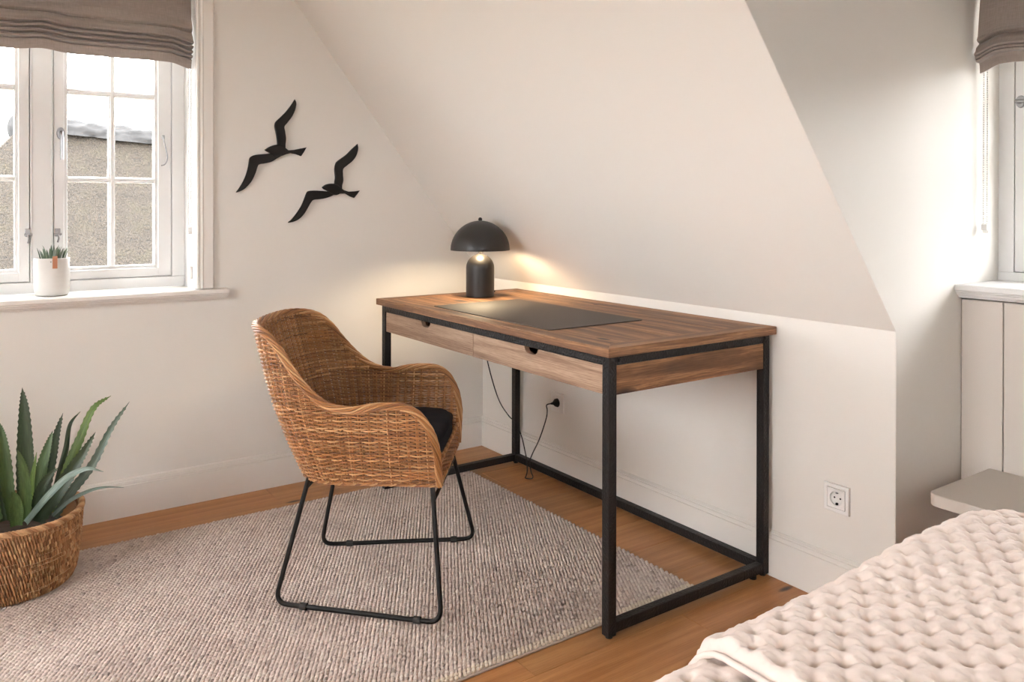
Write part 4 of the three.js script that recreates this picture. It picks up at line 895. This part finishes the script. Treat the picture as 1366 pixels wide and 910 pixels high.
// ------------------------------------------------------------------ shelf in the dormer
{
  const s = new THREE.Shape(), x0 = 2.137, x1 = XD - 0.005, z0 = -0.3695, z1 = -0.022, r = 0.035;
  s.moveTo(x0, -z0); s.lineTo(x0, -z1 + r); s.quadraticCurveTo(x0, -z1, x0 + r, -z1); s.lineTo(x1, -z1); s.lineTo(x1, -z0); s.closePath();
  const g = new THREE.ExtrudeGeometry(s, { depth: 0.026, bevelEnabled: true, bevelThickness: 0.003, bevelSize: 0.003, bevelOffset: -0.003, bevelSegments: 3 });
  g.rotateX(-Math.PI / 2); g.translate(0, 0.367, 0);
  const t = tag(mesh('wall_shelf', g, M.shelf), 'beige painted shelf fixed to the panelling under the dormer sill', 'shelf');
}

// ------------------------------------------------------------------ bed
const BX0 = 2.47, BX1 = 4.6, BZ0 = 0.36, BZ1 = 2.3, BH = 0.552;
{
  const t = thing('double_bed', 'bed under the quilted blush bedspread', 'bed', [(BX0 + BX1) / 2, 0, (BZ0 + BZ1) / 2]);
  const cx = (BX0 + BX1) / 2, cz = (BZ0 + BZ1) / 2, rel = (g) => g.translate(-cx, 0, -cz);
  mesh('bed_base', rel(box(BX0 + 0.06, BX1, 0.06, 0.28, BZ0 + 0.06, BZ1 - 0.05, 0.01)), M.niche, t);
  mesh('mattress', rel(box(BX0 + 0.045, BX1, 0.282, 0.515, BZ0 + 0.05, BZ1 - 0.04, 0.05)), M.white, t);
}
const PXq = 0.0468, PZq = 0.0655;
const dimple = (x, z, amp) => { // tufted cloth: diamond lattice of stitches
  const a = x / PXq, b = z / PZq;
  let h = 0;
  const d1 = [a - Math.round(a), b - Math.round(b)], d2 = [a - 0.5 - Math.round(a - 0.5), b - 0.5 - Math.round(b - 0.5)];
  const r1 = Math.hypot(d1[0] * PXq, d1[1] * PZq), r2 = Math.hypot(d2[0] * PXq, d2[1] * PZq), r = Math.min(r1, r2), q = r1 < r2 ? d1 : d2;
  const ang = Math.atan2(q[1] * PZq, q[0] * PXq);
  const puff = 1 - 1.15 * Math.exp(-Math.pow(r / 0.0105, 1.15));
  // soft crease along the diamond sides
  const u = a + b, v = a - b, cu = Math.abs(u - Math.round(u)), cv = Math.abs(v - Math.round(v));
  const crease = Math.exp(-cu * cu * 60) + Math.exp(-cv * cv * 60);
  const folds = 0.12 * Math.sin(ang * 7 + 5 * noise(Math.round(a) * 3.1, Math.round(b) * 2.7, 2)) * Math.exp(-Math.pow((r - 0.012) / 0.008, 2));
  return amp * (puff - 0.16 * crease + folds + 0.25 * fbm(x * 16, z * 16, 3, 2));
};
{
  // one bedspread over the whole bed, falling over the sides
  const top = (x, z) => BH - 0.006 + 0.01 * fbm(x * 2.2, z * 2.2, 6, 2) + 0.02 * smooth(1.0, 0.62, z) * smooth(0.4, 0.52, z);
  const rc = 0.07;
  const build = (x0, x1, z0, z1, lift, amp, nu, nv, dropL, dropF, dropN, edge = 1e3) => surface(nu, nv, (a, b) => {
    // parameter runs over the cloth laid flat, including the drops
    const X = lerp(x0 - dropL, x1, a), Z = lerp(z0 - dropF, z1 + dropN, b);
    const ex = Math.max(0, x0 + rc - X), ezf = Math.max(0, z0 + rc - Z), ezn = Math.max(0, Z - (z1 - rc));
    const e = Math.hypot(ex, ezf) + (ezn > 0 ? ezn : 0);
    // wrap the excess round a quarter circle then straight down
    const arc = rc * Math.PI / 2;
    let inx = 0, down = 0;
    const ww = e < arc ? e / rc : Math.PI / 2;
    inx = rc * Math.sin(ww); down = rc * (1 - Math.cos(ww)) + Math.max(0, e - arc);
    const dir = e > 0 ? [-ex / (e || 1), (ezn - ezf) / (e || 1)] : [0, 0];
    const bx = clamp(X, x0 + rc, 1e9), bz = clamp(Z, z0 + rc, z1 - rc);
    const ed = smooth(0, 0.02, edge - Z), h = dimple(X, Z, amp) * ed - (1 - Math.sqrt(clamp((edge - Z) / 0.02))) * 0.011, n = [dir[0] * Math.sin(ww), Math.cos(ww), dir[1] * Math.sin(ww)];
    return V(bx + dir[0] * inx + n[0] * h, top(bx, bz) + lift - down + n[1] * h, bz + dir[1] * inx + n[2] * h);
  }, (a, b) => [lerp(x0 - dropL, x1, a) * 2, lerp(z0 - dropF, z1 + dropN, b) * 2]);
  const spread = thing('bedspread', 'quilted blush velvet bedspread lying over the bed', 'bedspread', [0, 0, 0]);
  mesh('quilted_cloth', build(BX0, BX1, BZ0 + 0.012, BZ1, -0.014, 0.012, 420, 480, 0.42, 0.42, 0.3), M.velvet, spread);
  const quilt = thing('folded_quilt', 'quilted blush throw with piped edge laid over the bedspread', 'throw', [0, 0, 0]);
  const ze = 1.243;
  mesh('quilted_cloth', (() => {
    const g = build(BX0 - 0.003, BX1 - 0.3, BZ0, 9, 0.008, 0.0135, 430, 330, 0.35, 0.35, ze - 9, ze);
    return g;
  })(), M.velvet, quilt);
  // piped hem along the near edge
  const hem = []; for (let i = 0; i <= 120; i++) { const X = lerp(BX0 - 0.25, BX1 - 0.3, i / 120), ex = Math.max(0, BX0 - 0.003 + rc - X), arc = rc * Math.PI / 2, ww = ex < arc ? ex / rc : Math.PI / 2; hem.push(V(Math.max(X, BX0 - 0.003 + rc) - rc * Math.sin(ww), top(X, ze) + 0.0005 - rc * (1 - Math.cos(ww)) - Math.max(0, ex - arc) + 0.001 * noise(X * 30, 1, 1), ze + 0.004 + 0.002 * noise(X * 12, 5, 2))); }
  const S = new Strands(); S.add(hem, 0.0048, [1, 1, 1], 8); mesh('piping', S.geometry(), M.piping, quilt);
}

shade(scene);
renderer.render(scene, camera);
